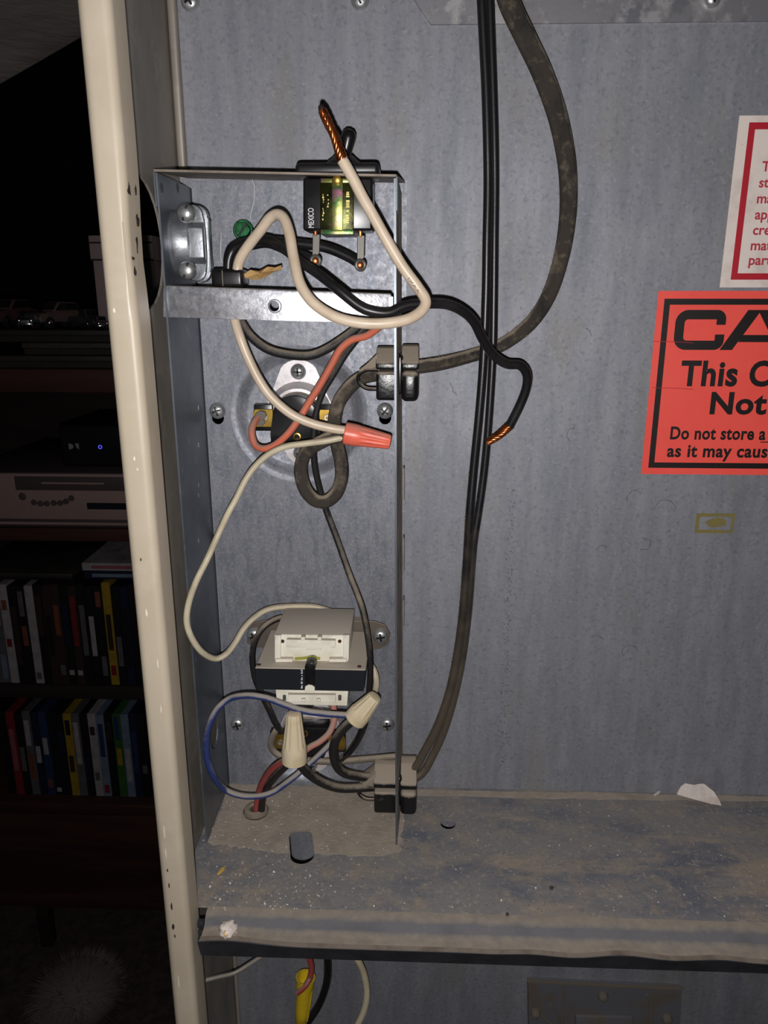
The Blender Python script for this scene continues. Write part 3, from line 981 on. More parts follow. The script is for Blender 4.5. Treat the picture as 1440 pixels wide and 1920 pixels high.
# ------------------------------------------------------------------ limit switches
def limit_switch(c, flip, label):
    t = thing('limit_switch', Vector((c.x, -2.2, c.z - 24)), label, 'thermal switch', 'round limit switches')
    s = -1 if flip else 1

    def pt(x, d, z):
        return Vector((c.x + s * x, -d + DISH, c.z + s * z))
    hull = []
    for k in range(9):
        a = radians(30 + 120 * k / 8)
        hull.append((12 * cos(a), 21.5 + 10 * sin(a)))
    for k in range(9):
        a = radians(150 + 60 * k / 8)
        hull.append((19.5 * cos(a), 19.5 * sin(a)))
    for k in range(9):
        a = radians(210 + 120 * k / 8)
        hull.append((7.5 * cos(a), -22.5 + 7.5 * sin(a)))
    for k in range(9):
        a = radians(-30 + 60 * k / 8)
        hull.append((19.5 * cos(a), 19.5 * sin(a)))
    mk('flange', prism([pt(x, 4.6, z) for x, z in hull], (0, 2.0, 0), .4, 1), 'aluminium', t)
    o = pt(0, 4.4, 0)
    mk('cup_rim', add_ring(bmesh.new(), [(13.8, 0), (19.0, 0), (18.4, 1.6), (17.4, 2.6), (16.6, 5.0), (15.6, 6.4), (13.8, 6.6)], o, (0, -1, 0), 40), 'aluminium', t)
    mk('cup_disc', lathe([(14, 0), (14, 8.2), (13.2, 9.0), (0, 9.0)], o, (0, -1, 0), 36), 'black_plastic_dusty', t)
    poly = [(12.5 * cos(radians(180 - 180 * k / 14)), 1.5 + 12 * sin(radians(180 - 180 * k / 14))) for k in range(15)] + [(14, -8), (14, -13.5), (-14, -13.5), (-14, -8)]
    mk('body', prism([pt(x, 23, z) for x, z in poly], (0, 11, 0), .5, 2), 'black_plastic', t)
    for sx_ in (-1, 1):
        x0, x1 = (13.5, 23.5)
        mk('terminal_arm', prism([pt(sx_ * x, 17.2, z) for x, z in ((x0, 7.5), (x1, 7.5), (x1 + .5, 6.5), (x1 + .5, -6.5), (x1, -7.5), (x0, -7.5))], (0, 3.5, 0), .4, 2), 'black_plastic', t)
        b_ = mk('brass_terminal', prism([pt(sx_ * x, 18.4, z) for x, z in ((x0 - .5, 5), (x1 - .5, 5), (x1 + .7, 3), (x1 + .7, -3), (x1 - .5, -5), (x0 - .5, -5))], (0, 1.1, 0), .2, 1), 'brass', t)
        mk('terminal_rivet', add_ring(bmesh.new(), [(.6, 0), (1.8, 0), (1.6, .7), (.8, .7)], pt(sx_ * 17.5, 18.4, .4), (0, -1, 0), 16), 'screw_zinc', b_)
    e_ = mk('eyelet', add_ring(bmesh.new(), [(1.3, 0), (2.3, 0), (2.1, .8), (1.5, .9)], pt(1, 23, -9.5), (0, -1, 0), 18), 'brass', t)
    for z in (24.5, -22.5):
        q = pt(0, 4.6, z)
        r, h = 4.5, 3.6
        s_ = mk('flange_screw', lathe([(r, 0), (r, .5), (r * .93, h * .5), (r * .72, h * .82), (r * .38, h), (0, h * 1.02)], q, (0, -1, 0), 22), 'screw_zinc', t, smooth=50)
        bm = bmesh.new()
        for k in range(2):
            add_box(bm, (q.x - (2.4 if k else .5), q.y - h - .12, q.z - (.5 if k else 2.4)), (q.x + (2.4 if k else .5), q.y - h + 1.2, q.z + (.5 if k else 2.4)))
        mk('screw_recess', bm, 'slot_dark', s_, smooth=0)
    return t


limit_switch(lim_up, False, 'round limit switch with silver flange behind the red wire nut')
limit_switch(lim_dn, True, 'dim black limit switch behind the upright tan wire nut')

# ------------------------------------------------------------------ transformer
tr = thing('transformer', P(581, 1296, 36), 'dusty transformer with black core and white plastic bobbin', 'transformer')
ep = [(463, 1206), (464, 1182), (474, 1168), (500, 1163), (700, 1165), (722, 1172), (732, 1190), (728, 1208), (712, 1217), (694, 1218), (500, 1215), (474, 1214)]
mk('mounting_plate', pxprism(ep, 12, 10.8, .2, 1), 'ear_steel', tr)
mk('plate_riser', pxprism(rect(505, 1167, 690, 1214), 10.9, 2.3, .2, 1), 'ear_steel', tr)
mk('core', pxprism([(478, 1252), (686, 1256), (682, 1297), (480, 1293)], 62, 13, .35, 1), 'core_black', tr)
ub = mk('upper_bobbin', pxprism([(514, 1189), (656, 1191), (653, 1241), (517, 1239)], 53, 16, .6, 2), 'bobbin_white', tr)
mk('front_panel', pxprism([(537, 1199), (629, 1201), (629, 1214), (602, 1214), (602, 1219), (575, 1219), (575, 1214), (537, 1213)], 55.6, 52.8, .3, 2), 'bobbin_white', ub)
for xa_, xb_ in ((515, 527), (643, 655)):
    mk('side_pillar', pxprism([(xa_, 1191), (xb_, 1191), (xb_ - 1, 1237), (xa_, 1237)], 54.8, 52.8, .3, 2), 'bobbin_white', ub)
for x in (568, 599):
    mk('latch', pxprism(rect(x - 4, 1194, x + 4, 1201), 56.6, 53, .3, 1), 'bobbin_white', ub)
for x in (530, 637):
    mk('pin_hole', lathe([(1.0, 0), (1.0, .5), (0, .5)], P(x, 1202, 53), (0, -1, 0), 12), 'pin_brown', ub)
for x0, x1 in ((516, 549), (617, 650)):
    mk('bobbin_tab', pxprism(rect(x0, 1235, x1, 1242), 55.5, 52, .3, 1), 'bobbin_white', ub)
mk('glue_bead', add_sweep(bmesh.new(), spline([P(553, 1235, 54), P(570, 1234, 54.4), P(585, 1232, 54.6), P(600, 1235, 54)], 4), circ(.8, 8)), 'green_glue', ub)
lb = mk('lower_bobbin', pxprism([(516, 1290), (653, 1292), (651, 1324), (519, 1321)], 53, 16, .6, 2), 'bobbin_white', tr)
mk('front_panel', pxprism([(540, 1302), (629, 1303), (629, 1317), (540, 1316)], 55.2, 52.8, .2, 1), 'bobbin_white', lb)
for x in (533, 637):
    mk('pin_slot', pxprism(rect(x - 3, 1304, x + 3, 1314), 54, 52.9, .3, 1), 'solder_grey', lb)
for x in (569, 597):
    mk('latch', pxprism(rect(x - 4, 1310, x + 4, 1316), 56.4, 53, .3, 1), 'bobbin_white', lb)
mk('core_plug', pxprism([(571, 1251), (573, 1245), (582, 1243), (589, 1245), (591, 1251), (590, 1287), (572, 1286)], 62.8, 50, .4, 2), 'black_plastic', tr)
mk('lower_plug', pxprism([(571, 1296), (572, 1287), (578, 1283), (586, 1284), (590, 1289), (590, 1297)], 62.9, 50, .3, 1), 'bobbin_white', tr)
for x in (486, 674):
    q = P(x, 1250, 58)
    mk('core_rivet', lathe([(1.2, 0), (1.2, .35), (0, .4)], (q.x, -58.5, P(582, 1254, 62).z), (0, 0, 1), 12), 'pin_brown', tr)
bm = bmesh.new()
random.seed(9)
for (x0, x1) in ((564, 567.5),):
    y = 1256
    while y < 1290:
        h = random.uniform(1.2, 2.6)
        a, b = P(x0 + random.choice((0, 0, 1)), y, 62.05), P(x1, y + h, 62.05)
        add_box(bm, (a.x, -62.12, b.z), (b.x, -62.0, a.z))
        y += h + random.choice((.9, 1.2, 3))
mk('white_marking', bm, 'white_print', tr, smooth=0)
pan_screw('pan_head_screw', 714, 1192, 12.1, label='zinc cross-head screw in the right ear of the transformer', ang=.15)
pan_screw('pan_head_screw', 477, 1190, 12.1, label='zinc cross-head screw in the left ear of the transformer', ang=.5)

# ------------------------------------------------------------------ wire nuts
def wire_nut(wide, tip, r0, r1, material, label, ribs=12):
    L = (tip - wide).length
    ax = (tip - wide).normalized()
    t = thing('wire_nut', wide, label, 'wire nut')
    pr = [(r0 * .78, 1.5), (r0 * .9, 0), (r0 * 1.0, .5), (r0 * 1.0, L * .2), (r0 * .98, L * .28), (r0 * .93, L * .34)]
    mk('skirt', lathe(pr, wide, ax, 32), material, t, smooth=45)
    pr2 = [(r0 * .93 + (r1 - r0 * .93) * k / 7, L * (.33 + .62 * k / 7)) for k in range(8)] + [(r1 * .9, L * .985), (r1 * .6, L), (0, L)]

    def md(th, k):
        return 1 - .075 * (0.5 + 0.5 * math.tanh(6 * sin(ribs * th))) * (1 if 0 < k < 8 else .2)
    mk('ribbed_grip', lathe(pr2, wide, ax, ribs * 6, md), material, t, smooth=45)
    return t


wire_nut(P(646, 812, 42), P(733, 829, 42), 5.9, 3.9, 'red_nut', 'red wire nut joining white wires by the round switch')
wire_nut(P(552, 1428, 60), P(551, 1336, 60), 7.2, 4.3, 'tan_nut', 'upright tan wire nut below the transformer')
wire_nut(P(665, 1349, 54), P(704, 1305, 56), 6.6, 4.0, 'tan_nut', 'slanting tan wire nut at the end of the blue wire')
yn = thing('wire_nut', P(562, 1912, 30), 'bright yellow wire connector hanging below the shelf', 'wire nut')
c0, c1 = P(565, 1917, 30), P(573, 1832, 30)
L = (c1 - c0).length
mk('sleeve', lathe([(0, 0), (3.6, 0), (4.2, 1), (4.9, L * .3), (5.4, L * .7), (6.4, L * .92), (6.6, L), (5.6, L), (5.2, L * .85), (0, L * .5)], c0, c1 - c0, 28, lambda th, k: 1), 'yellow_nut', yn, smooth=40)
u, v, a = frame_from(c1 - c0)
bm = bmesh.new()
for k in range(5):
    th = pi * (.1 + .2 * k) - 2.3
    q = u * cos(th) + v * sin(th)
    add_sweep(bm, [c0 + a * (L * .1) + q * 4.4, c0 + a * (L * .45) + q * 5.1, c0 + a * (L * .75) + q * 5.5], circ(.5, 6))
mk('rib', bm, 'yellow_nut', yn)

# ------------------------------------------------------------------ strain reliefs through the right side of the box
def strain_relief(px, py, d, label, dusty):
    """px,py: middle of the clamp on the photo"""
    c = P(px, py, d)
    t = thing('strain_relief', (XR, -d, c.z - 13), label, 'strain relief', 'strain relief bushings')
    up = 'relief_dusty'
    lo = 'black_plastic_dusty'
    x0, x1 = P(px - 34, py, d).x, P(px + 45, py, d).x
    xm = XR - .5
    xm = -7.6 + (c.z / ZS) * 1.2
    for xa_, xb_, k_ in ((x0, xm - 1.0, 0), (xm + 1.0, x1, 1.0)):
        sec = [(-d + 9 + k_, c.z + 1.2), (-d + 9 + k_, c.z + 11.0 + k_), (-d + 6, c.z + 12.2 + k_), (-d, c.z + 11.6 + k_), (-d - 8.0 - k_, c.z + 5.8), (-d - 9.6 - k_, c.z + 4.6), (-d - 9.8 - k_, c.z + 1.2)]
        mk('upper_half', prism([(xa_, y_, z_) for y_, z_ in sec], (xb_ - xa_, 0, 0), .9, 3), lo, t, smooth=50)
    mk('lower_half', box((x0 + .3, -d - 12.5, c.z - 14.5), (xm - 1.0, -d + 9, c.z + .2), 1.6, 4), 'black_plastic_dusty', t)
    mk('lower_half', box((xm + 1.0, -d - 13.5, c.z - 15), (x1, -d + 10, c.z + .6), 2.8, 4), 'black_plastic_dusty', t)
    mk('neck', box((xm - 1.5, -d - 9.5, c.z - 12), (xm + 2, -d + 9, c.z + 9), 2.0, 3), 'black_plastic', t)
    # funnel-shaped nose round the cord
    nose = [(x0 + 1.0, c.z + 9.5), (x0 - 4.5, c.z + 4.0), (x0 - 9.0, c.z + .6), (x0 - 9.0, c.z - .6), (x0 - 4, c.z + 1.0), (x0 + 1.0, c.z + 2.0)]
    mk('nose', prism([(x, -d - 7, z) for x, z in nose], (0, 13, 0), .5, 2), up, t)
    ring = [Vector((x0 + 1, -d - 6, c.z + .8)), Vector((x0 - 5, -d - 6.5, c.z + .5)), Vector((x0 - 9, -d - 6, c.z - 2)), Vector((x0 - 9, -d - 6, c.z - 6)), Vector((x0 - 5, -d - 6, c.z - 9)), Vector((x0 + 1, -d - 6, c.z - 9.4))]
    mk('nose_loop', add_sweep(bmesh.new(), spline(ring, 5), circ(1.0, 8)), lo, t)
    return t


strain_relief(740, 694, 28, 'glossy black strain relief gripping the curved cord, dust on top', False)
strain_relief(736, 1464, 30, 'dust-covered strain relief just above the shelf', True)

# ------------------------------------------------------------------ grommet and bushing
gr = thing('rubber_grommet', grom_q, 'dusty rubber grommet in the shelf around red and black wires', 'grommet')
mk('grommet_ring', add_ring(bmesh.new(), [(3.4, .3), (4.6, -3.0), (5.6, -2.6), (4.6, -.1), (7.6, .2), (8.1, 1.6), (7.0, 3.4), (4.8, 4.0), (3.4, 3.2)], grom_q, (0, 0, 1), 30), 'grey_wire', gr)
bq = P(425, 528, 38)
ztop = P(425, 541, 57).z
bs = thing('snap_bushing', (bq.x, -38, ztop), 'small black bushing on the cross channel with wires passing through', 'bushing')
mk('bushing_head', box((P(395, 520, 46).x, -46, ztop + .4), (P(455, 520, 46).x, -30, P(425, 504, 46).z), 2.0, 4), 'black_plastic', bs)
mk('seam_line', box((bq.x - .3, -46.15, ztop + 1.2), (bq.x + .1, -45.8, P(425, 507, 46).z), .05, 1), 'galv_edge', bs)

# ------------------------------------------------------------------ wires in the upper box
ZB_ = ztop
ww = thing('stripped_wire', P(440, 515, 40), 'white insulated wire looping forward to a bare copper end', 'wire')
wpath = [(445, 520, 43), (446, 500, 43), (453, 480, 44), (470, 455, 46), (490, 430, 50), (505, 410, 53), (520, 402, 56), (533, 411, 59), (543, 440, 63), (550, 480, 67), (562, 530, 73), (585, 565, 77), (620, 590, 79), (660, 603, 80), (710, 607, 80), (760, 600, 78), (789, 584, 75), (798, 564, 73), (783, 538, 72), (755, 500, 72), (725, 450, 72), (700, 405, 72), (680, 370, 72), (662, 335, 72), (642, 300, 72)]
mk('insulation', add_sweep(bmesh.new(), spline(wpts(wpath), 8), circ(2.55, 16)), 'white_wire', ww, smooth=60)
mk('copper_end', strands(wpts([(645, 306, 72), (637, 284, 72), (628, 258, 72), (616, 232, 72), (604, 206, 72)]), 1.55, .95, 7, 1.5, 10, lambda s: (1 - .35 * s) * (1 + .12 * sin(9 * s))), 'copper', ww, smooth=60)
mk('burnt_tip', lathe([(1.5, 0), (1.7, .8), (1.2, 2.2), (0, 3.0)], P(605, 208, 72), P(601, 198, 72) - P(605, 208, 72), 10), 'copper_burnt', ww)
mk('burnt_side', add_sweep(bmesh.new(), spline(wpts([(640, 282, 70), (637, 262, 70), (630, 246, 70)]), 4), circ(1.1, 8), rad=lambda s: 1 - .5 * abs(s - .4)), 'copper_burnt', ww)
# faint printing on the wire
bm = text_bm('IXAA', 0)
a, b = P(766, 522, 75.2), P(786, 550, 75.2)
ax = (b - a)
nx = Vector((ax.z, 0, -ax.x)).normalized() * -1.0
xs = [v.co.x for v in bm.verts]
for v in bm.verts:
    v.co = a + ax * ((v.co.x - min(xs)) / (max(xs) - min(xs))) + nx * ((v.co.y - .35) * 1.9) + Vector((0, -.12 if v.co.z > 0 else .1, 0))
mk('faint_lettering', bm, 'grey_wire', ww, smooth=0)

bw = thing('stripped_wire', P(432, 515, 38), 'black insulated wire reaching over the cords to a frayed copper end', 'wire')
bpath = [(428, 520, 38), (429, 488, 38), (440, 466, 38), (468, 455, 40), (501, 450, 44), (532, 466, 50), (559, 487, 55), (598, 514, 61), (633, 542, 65), (672, 573, 66), (699, 584, 66), (730, 586, 65), (762, 573, 63), (804, 569, 60), (840, 571, 56), (870, 585, 52), (890, 605, 48), (905, 635, 44), (925, 665, 40), (950, 682, 36), (975, 685, 34), (988, 702, 32), (987, 727, 30), (975, 760, 28), (955, 800, 26)]
mk('insulation', add_sweep(bmesh.new(), spline(wpts(bpath), 8), circ(2.5, 16)), 'black_wire', bw, smooth=60)
mk('copper_end', strands(wpts([(958, 796, 26), (945, 808, 26), (930, 820, 25), (914, 829, 24)]), 1.9, .75, 9, .8, 8, lambda s: 1 - .25 * s), 'copper', bw, smooth=60)

wire('switch_wire', [(428, 520, 32), (428, 484, 32), (438, 464, 32), (470, 452, 33), (510, 452, 36), (560, 457, 37), (610, 464, 38), (650, 480, 39), (677, 496, 40)], 2.5, 'black_wire', 'black wire from the bushing to the right switch terminal')
wire('switch_wire', [(462, 462, 33), (500, 456, 34), (530, 466, 35), (560, 476, 37), (580, 484, 39), (591, 492, 40)], 2.3, 'black_wire', 'short black wire ending at the left switch terminal')
wire('white_lead', [(440, 590, 40), (441, 603, 42), (450, 632, 44), (462, 664, 44), (481, 704, 44), (502, 737, 44), (527, 762, 44), (554, 781, 44), (588, 795, 43), (621, 803, 42), (652, 808, 42)], 2.45, 'white_wire', 'thick white wire from under the channel into the red wire nut')
wire('white_lead', [(652, 820, 42), (640, 821, 42), (609, 827, 43), (569, 832, 43), (533, 838, 43), (502, 853, 43), (478, 875, 44), (459, 902, 46), (444, 933, 48), (429, 960, 50), (410, 1000, 52), (390, 1045, 58), (368, 1090, 62), (354, 1130, 63), (350, 1165, 63), (359, 1195, 62), (378, 1222, 57), (403, 1235, 48), (424, 1226, 44), (441, 1205, 38), (458, 1177, 32), (479, 1156, 26), (504, 1142, 20), (538, 1137, 15), (587, 1137, 12), (620, 1146, 12)], 1.75, 'cream_wire', 'long thin white wire looping left from the red nut to the transformer')
wire('black_lead', [(448, 590, 38), (453, 606, 38), (472, 633, 38), (502, 655, 38), (539, 665, 38), (579, 667, 38), (612, 655, 37), (646, 633, 36), (680, 607, 35), (692, 592, 34)], 2.3, 'black_wire_dusty', 'black wire hanging in a shallow arc under the channel')
wire('red_lead', [(722, 604, 44), (704, 618, 42), (686, 630, 40), (660, 637, 38), (638, 655, 37), (621, 685, 36), (600, 722, 35), (579, 755, 34), (560, 786, 34), (539, 814, 34), (514, 835, 33), (493, 841, 32), (478, 833, 30), (472, 811, 28), (476, 793, 24), (483, 783, 20)], 1.95, 'red_wire', 'dusty orange-red wire curling to the left brass switch terminal')
mk('crimp_lug', pxprism([(478, 786), (478, 776), (487, 770), (497, 772), (500, 780), (492, 786), (498, 792), (492, 799), (482, 797)], 20.5, 19, .2, 1), 'solder_grey', bpy.data.objects['red_lead'])
wire('grey_lead', [(702, 594, 38), (687, 615, 37), (667, 639, 35), (646, 667, 34), (624, 704, 33), (606, 734, 32), (594, 768, 31), (589, 804, 30), (588, 835, 29), (589, 866, 27), (594, 896, 25), (602, 927, 23), (614, 965, 22), (631, 1010, 24), (653, 1072, 30), (667, 1108, 36), (679, 1142, 42), (688, 1184, 45), (693, 1226, 46), (694, 1267, 45), (691, 1305, 42), (688, 1340, 38), (680, 1364, 34), (669, 1388, 30), (652, 1412, 26), (640, 1424, 24)], 1.75, 'black_wire_dusty', 'long dark wire running down past the transformer right side')
wire('flat_cable', [(712, 703, 28), (700, 703, 28), (680, 708, 28), (662, 720, 29), (646, 738, 30), (634, 758, 31), (628, 782, 32), (627, 806, 32), (632, 835, 32), (639, 866, 33), (640, 896, 34), (631, 924, 35), (612, 940, 36), (591, 938, 37), (573, 919, 38), (564, 888, 38), (568, 860, 38), (581, 842, 38), (602, 829, 39), (625, 819, 40), (650, 814, 42)], 3.5, 'dusty_cord', 'flat brown cable looping below the switch inside the box', prof=flatcord(3.7, 2.6, .2), flat=True, cat='cable')

# ------------------------------------------------------------------ hanging cords right of the box
def lint(path_pts, n, rad, parent, up=True, seed=1):
    random.seed(seed)
    path = spline(path_pts, 10)
    bm = bmesh.new()
    for k in range(n):
        i = random.randrange(1, len(path) - 1)
        p = path[i]
        t = (path[i + 1] - path[i - 1]).normalized()
        s = t.cross(Vector((0, -1, 0))).normalized()
        if (s.z < 0) == up and random.random() < .8:
            s = -s
        q = p + s * (rad * random.uniform(.85, 1)) + Vector((0, -random.uniform(0, rad * .4), 0))
        e = q + s * random.uniform(.3, 1.1) + t * random.uniform(-.8, .8) + Vector((0, random.uniform(-.5, .3), 0))
        m_ = q.lerp(e, .5) + t * random.uniform(-.3, .3)
        w = t * .07
        vs = [bm.verts.new(c) for c in (q - w, q + w, m_ + w, e, m_ - w)]
        bm.faces.new(vs)
    return tag(mk('lint_fuzz', bm, 'dust_lint', parent, smooth=0), kind='stuff')


ca = [(715, 697, 28), (785, 688, 28), (830, 681, 25), (880, 668, 13), (930, 652, 8.5), (970, 628, 8.5), (1005, 594, 10), (1033, 545, 13), (1053, 480, 13), (1063, 420, 13), (1066, 365, 13), (1062, 300, 13), (1046, 220, 14), (1018, 140, 17), (985, 70, 21), (953, 0, 28), (938, -70, 34), (934, -160, 37), (932, -290, 38), (930, -420, 38)]
path = spline(wpts(ca), 8)
cord = mk('power_cord', add_sweep(bmesh.new(), path, flatcord(4.9, 2.9, .3), True, rad=lambda s: .74 + .30 * max(0, min(1, (s - .25) / .42))), 'dusty_cord', None, smooth=60)
tag(cord, 'thick dusty brown flat cord curving down to the upper strain relief', 'cord')
lint(wpts(ca[1:]), 420, 3.9, cord, True, 4)
cb1 = [(884, -420, 30), (888, -300, 29), (894, -170, 28), (900, -60, 26), (903, 0, 26), (907, 80, 25), (911, 160, 24), (914, 260, 23), (915, 350, 22), (913, 450, 22), (911, 560, 22), (906, 680, 22), (898, 780, 22), (888, 880, 22), (881, 960, 23), (878, 1010, 23), (875, 1060, 23), (868, 1150, 24), (857, 1230, 25), (842, 1300, 27), (822, 1358, 29), (797, 1408, 30), (770, 1447, 31), (715, 1462, 31)]
cb2 = [(899, -420, 25), (903, -300, 24), (909, -170, 23), (915, -60, 21), (918, 0, 21), (921, 80, 20), (924, 160, 19), (927, 260, 18), (928, 350, 17), (927, 450, 17), (926, 560, 17), (924, 660, 17), (917, 780, 17), (908, 880, 17), (897, 960, 18), (889, 1010, 19), (884, 1060, 19), (877, 1150, 20), (867, 1230, 21), (853, 1300, 22), (834, 1366, 24), (810, 1420, 26), (785, 1456, 28), (735, 1470, 29)]
zc_ = thing('zip_cord', P(715, 1466, 30), 'black two-strand cord hanging straight then curving to the lower strain relief', 'cord')
for pts, r in ((cb1, 2.35), (cb2, 2.2)):
    p_ = wpts(pts)
    mk('strand', add_sweep(bmesh.new(), spline(p_, 8), circ(r, 14), rad=lambda s_: 1 + .1 * max(0, min(1, (s_ - .52) / .2))), 'zip_dusty', zc_, smooth=60)
lint(wpts(cb1[13:23]), 220, 2.5, zc_, True, 6)

# ------------------------------------------------------------------ wires in the lower box
wire('grey_lead', [(745, 1418, 26), (677, 1424, 22), (625, 1428, 20), (580, 1426, 20), (540, 1422, 21), (516, 1411, 21), (508, 1394, 21), (514, 1376, 21), (522, 1364, 20)], 2.1, 'grey_cord', 'dust-grey wire running level from the lower strain relief behind the nuts')
wire('black_lead', [(712, 1459, 31), (690, 1457, 33), (668, 1455, 37), (643, 1448, 43), (629, 1431, 47), (625, 1406, 50), (632, 1382, 52), (648, 1362, 53), (667, 1347, 54)], 2.7, 'black_wire_dusty', 'thick black wire bending up into the slanting tan nut')
wire('black_lead', [(712, 1474, 32), (690, 1476, 35), (642, 1478, 43), (608, 1469, 49), (580, 1452, 55), (564, 1434, 59), (555, 1418, 60)], 2.7, 'black_wire_dusty', 'thick black wire sagging from the lower strain relief to the upright nut')
wire('black_lead', [(687, 1340, 50), (683, 1362, 46), (672, 1388, 42), (658, 1408, 38), (648, 1418, 34)], 1.7, 'black_wire', 'short black wire dropping behind the slanting tan nut')
wire('blue_wire', [(668, 1343, 55), (651, 1341, 55), (608, 1338, 56), (566, 1332, 57), (531, 1320, 58), (497, 1308, 58), (462, 1304, 56), (431, 1310, 53), (407, 1330, 55), (392, 1361, 57), (387, 1392, 57.5), (389, 1424, 57), (400, 1455, 55), (420, 1479, 46), (448, 1491, 46), (483, 1493, 46), (514, 1484, 44), (545, 1462, 42), (570, 1441, 38), (597, 1417, 34), (625, 1389, 28), (645, 1366, 22)], 1.85, 'blue_wire', 'dusty blue wire making a wide round loop beside the transformer')
wire('red_lead', [(480, 1524, 32), (482, 1505, 33), (486, 1483, 37), (494, 1464, 43), (508, 1444, 49), (526, 1430, 55), (546, 1419, 59)], 1.9, 'crimson_wire', 'crimson wire rising from the shelf grommet to the upright tan nut')
wire('black_lead', [(490, 1523, 32), (492, 1500, 34), (500, 1478, 38), (517, 1455, 46), (536, 1436, 54), (548, 1420, 58)], 2.2, 'black_wire_dusty', 'black wire rising from the shelf grommet beside the crimson one')
wire('pink_wire', [(566, 1412, 40), (582, 1400, 40), (600, 1390, 39), (617, 1374, 36), (626, 1352, 33), (626, 1332, 31), (624, 1312, 30)], 1.9, 'pink_wire', 'faded pink wire dropping from the transformer underside')
wire('black_lead', [(528, 1158, 20), (512, 1164, 24), (495, 1176, 28), (480, 1198, 30), (473, 1229, 30), (477, 1267, 28), (489, 1299, 26), (504, 1330, 24), (517, 1358, 22), (526, 1372, 20)], 1.8, 'black_wire_dusty', 'thin dusty black wire bowed around the transformer left side')
wire('grey_lead', [(690, 1240, 20), (702, 1258, 22), (706, 1280, 26), (702, 1302, 32)], 1.8, 'cream_wire', 'pale wire stub tucked behind the transformer right edge')

# ------------------------------------------------------------------ below the shelf
wire('red_lead', [(576, 1760, 31), (579, 1790, 30), (584, 1815, 30), (580, 1836, 31), (570, 1852, 34)], 2.0, 'crimson_wire', 'red wire entering the yellow connector under the shelf')
wire('red_lead', [(582, 1834, 34), (572, 1850, 36.5), (558, 1862, 37)], 1.7, 'crimson_wire', 'red wire tail poking out of the yellow connector')
wire('black_lead', [(610, 1760, 30), (614, 1800, 29), (613, 1840, 27), (600, 1880, 25), (580, 1912, 25), (552, 1945, 26), (528, 1995, 27), (520, 2080, 28), (520, 2180, 28)], 2.6, 'black_wire', 'black wire curving behind the yellow connector under the shelf')
wire('cream_lead', [(650, 1768, 24), (668, 1795, 24), (682, 1825, 24), (688, 1862, 24), (682, 1896, 24), (666, 1930, 24), (646, 1975, 24), (634, 2060, 24), (630, 2160, 24)], 2.3, 'cream_wire', 'cream wire curving down right of the yellow connector')
wire('tie_rod', [(384, 1838, 62), (412, 1831, 58), (440, 1824, 54), (470, 1806, 50), (505, 1783, 46)], 1.4, 'tan_inner', 'thin bent tan rod under the shelf at the left side', cat='rod', per=3)
lp = thing('access_plate', P(1135, 1900, 8), 'dusty dark access plate with screws low on the back sheet', 'plate')
mk('plate', pxprism([(990, 1842), (1278, 1856), (1272, 1990), (992, 1980)], 5, .1, .3, 1), 'plate_dark', lp)
mk('top_ledge', prism([P(989, 1843, 6.4), P(1281, 1858, 6.4), P(1281, 1855, 6.4), P(989, 1840, 6.4)], (0, 1.6, 0), .1, 1), 'plate_ridge', lp)
mk('raised_panel', pxprism([(1080, 1906), (1186, 1908), (1188, 1990), (1076, 1990)], 8, 4.9, .8, 2), 'plate_dark', lp)
for pts in ([(1056, 1845, 6), (1056, 1880, 6), (1052, 1935, 6)], [(1034, 1884, 6), (1046, 1905, 6), (1050, 1935, 6)], [(1214, 1866, 6), (1221, 1885, 6), (1220, 1935, 6)], [(1012, 1900, 6), (1040, 1925, 6)]):
    mk('dust_ridge', add_sweep(bmesh.new(), spline(wpts(pts), 4), circ(.9, 8)), 'plate_ridge', lp)
for (x, y) in ((1004, 1898), (1130, 1866), (1250, 1908)):
    q = P(x, y, 5)
    s_ = mk('plate_screw', lathe([(3.6, 0), (3.6, 1.5), (2.9, 3.2), (1.4, 4.0), (0, 4.1)], q, (0, -1, 0), 18), 'plate_ridge', lp)
    mk('screw_slot', prism([q + Vector((-.4, -4.2, -2.6)), q + Vector((.2, -4.2, -2.6)), q + Vector((-.2, -4.2, 1.4)), q + Vector((-.8, -4.2, 1.4))], (0, 1.2, 0)), 'screw_zinc', s_)

# ------------------------------------------------------------------ stickers
def sheet(x0, x1, z0, z1, y, t, r=0.0):
    return box((x0, y - t, z0), (x1, y, z1))


def frame_bm(x0, x1, z0, z1, w, y, t):
    bm = bmesh.new()
    add_box(bm, (x0, y - t, z1 - w), (x1, y, z1))
    add_box(bm, (x0, y - t, z0), (x1, y, z0 + w))
    add_box(bm, (x0, y - t, z0 + w), (x0 + w, y, z1 - w))
    add_box(bm, (x1 - w, y - t, z0 + w), (x1, y, z1 - w))
    return bm


def ribbon(bm, pts, w, y, t):
    """flat stroke of width w through x,z points (mitred)"""
    n = len(pts)
    L_, R_ = [], []
    for i in range(n):
        p = Vector(pts[i])
        a = (p - Vector(pts[i - 1])).normalized() if i else None
        b = (Vector(pts[i + 1]) - p).normalized() if i < n - 1 else None
        d = ((a or b) + (b or a)).normalized()
        nn = Vector((-d.y, d.x))
        k = 1.0
        if a and b:
            k = 1 / max(.5, nn.dot(Vector((-a.y, a.x))))
        ww_ = w[i] if isinstance(w, list) else w
        L_.append(p + nn * (ww_ / 2 * k))
        R_.append(p - nn * (ww_ / 2 * k))
    for i in range(n - 1):
        add_prism(bm, [Vector((q.x, y - t, q.y)) for q in (L_[i], L_[i + 1], R_[i + 1], R_[i])], (0, t, 0))


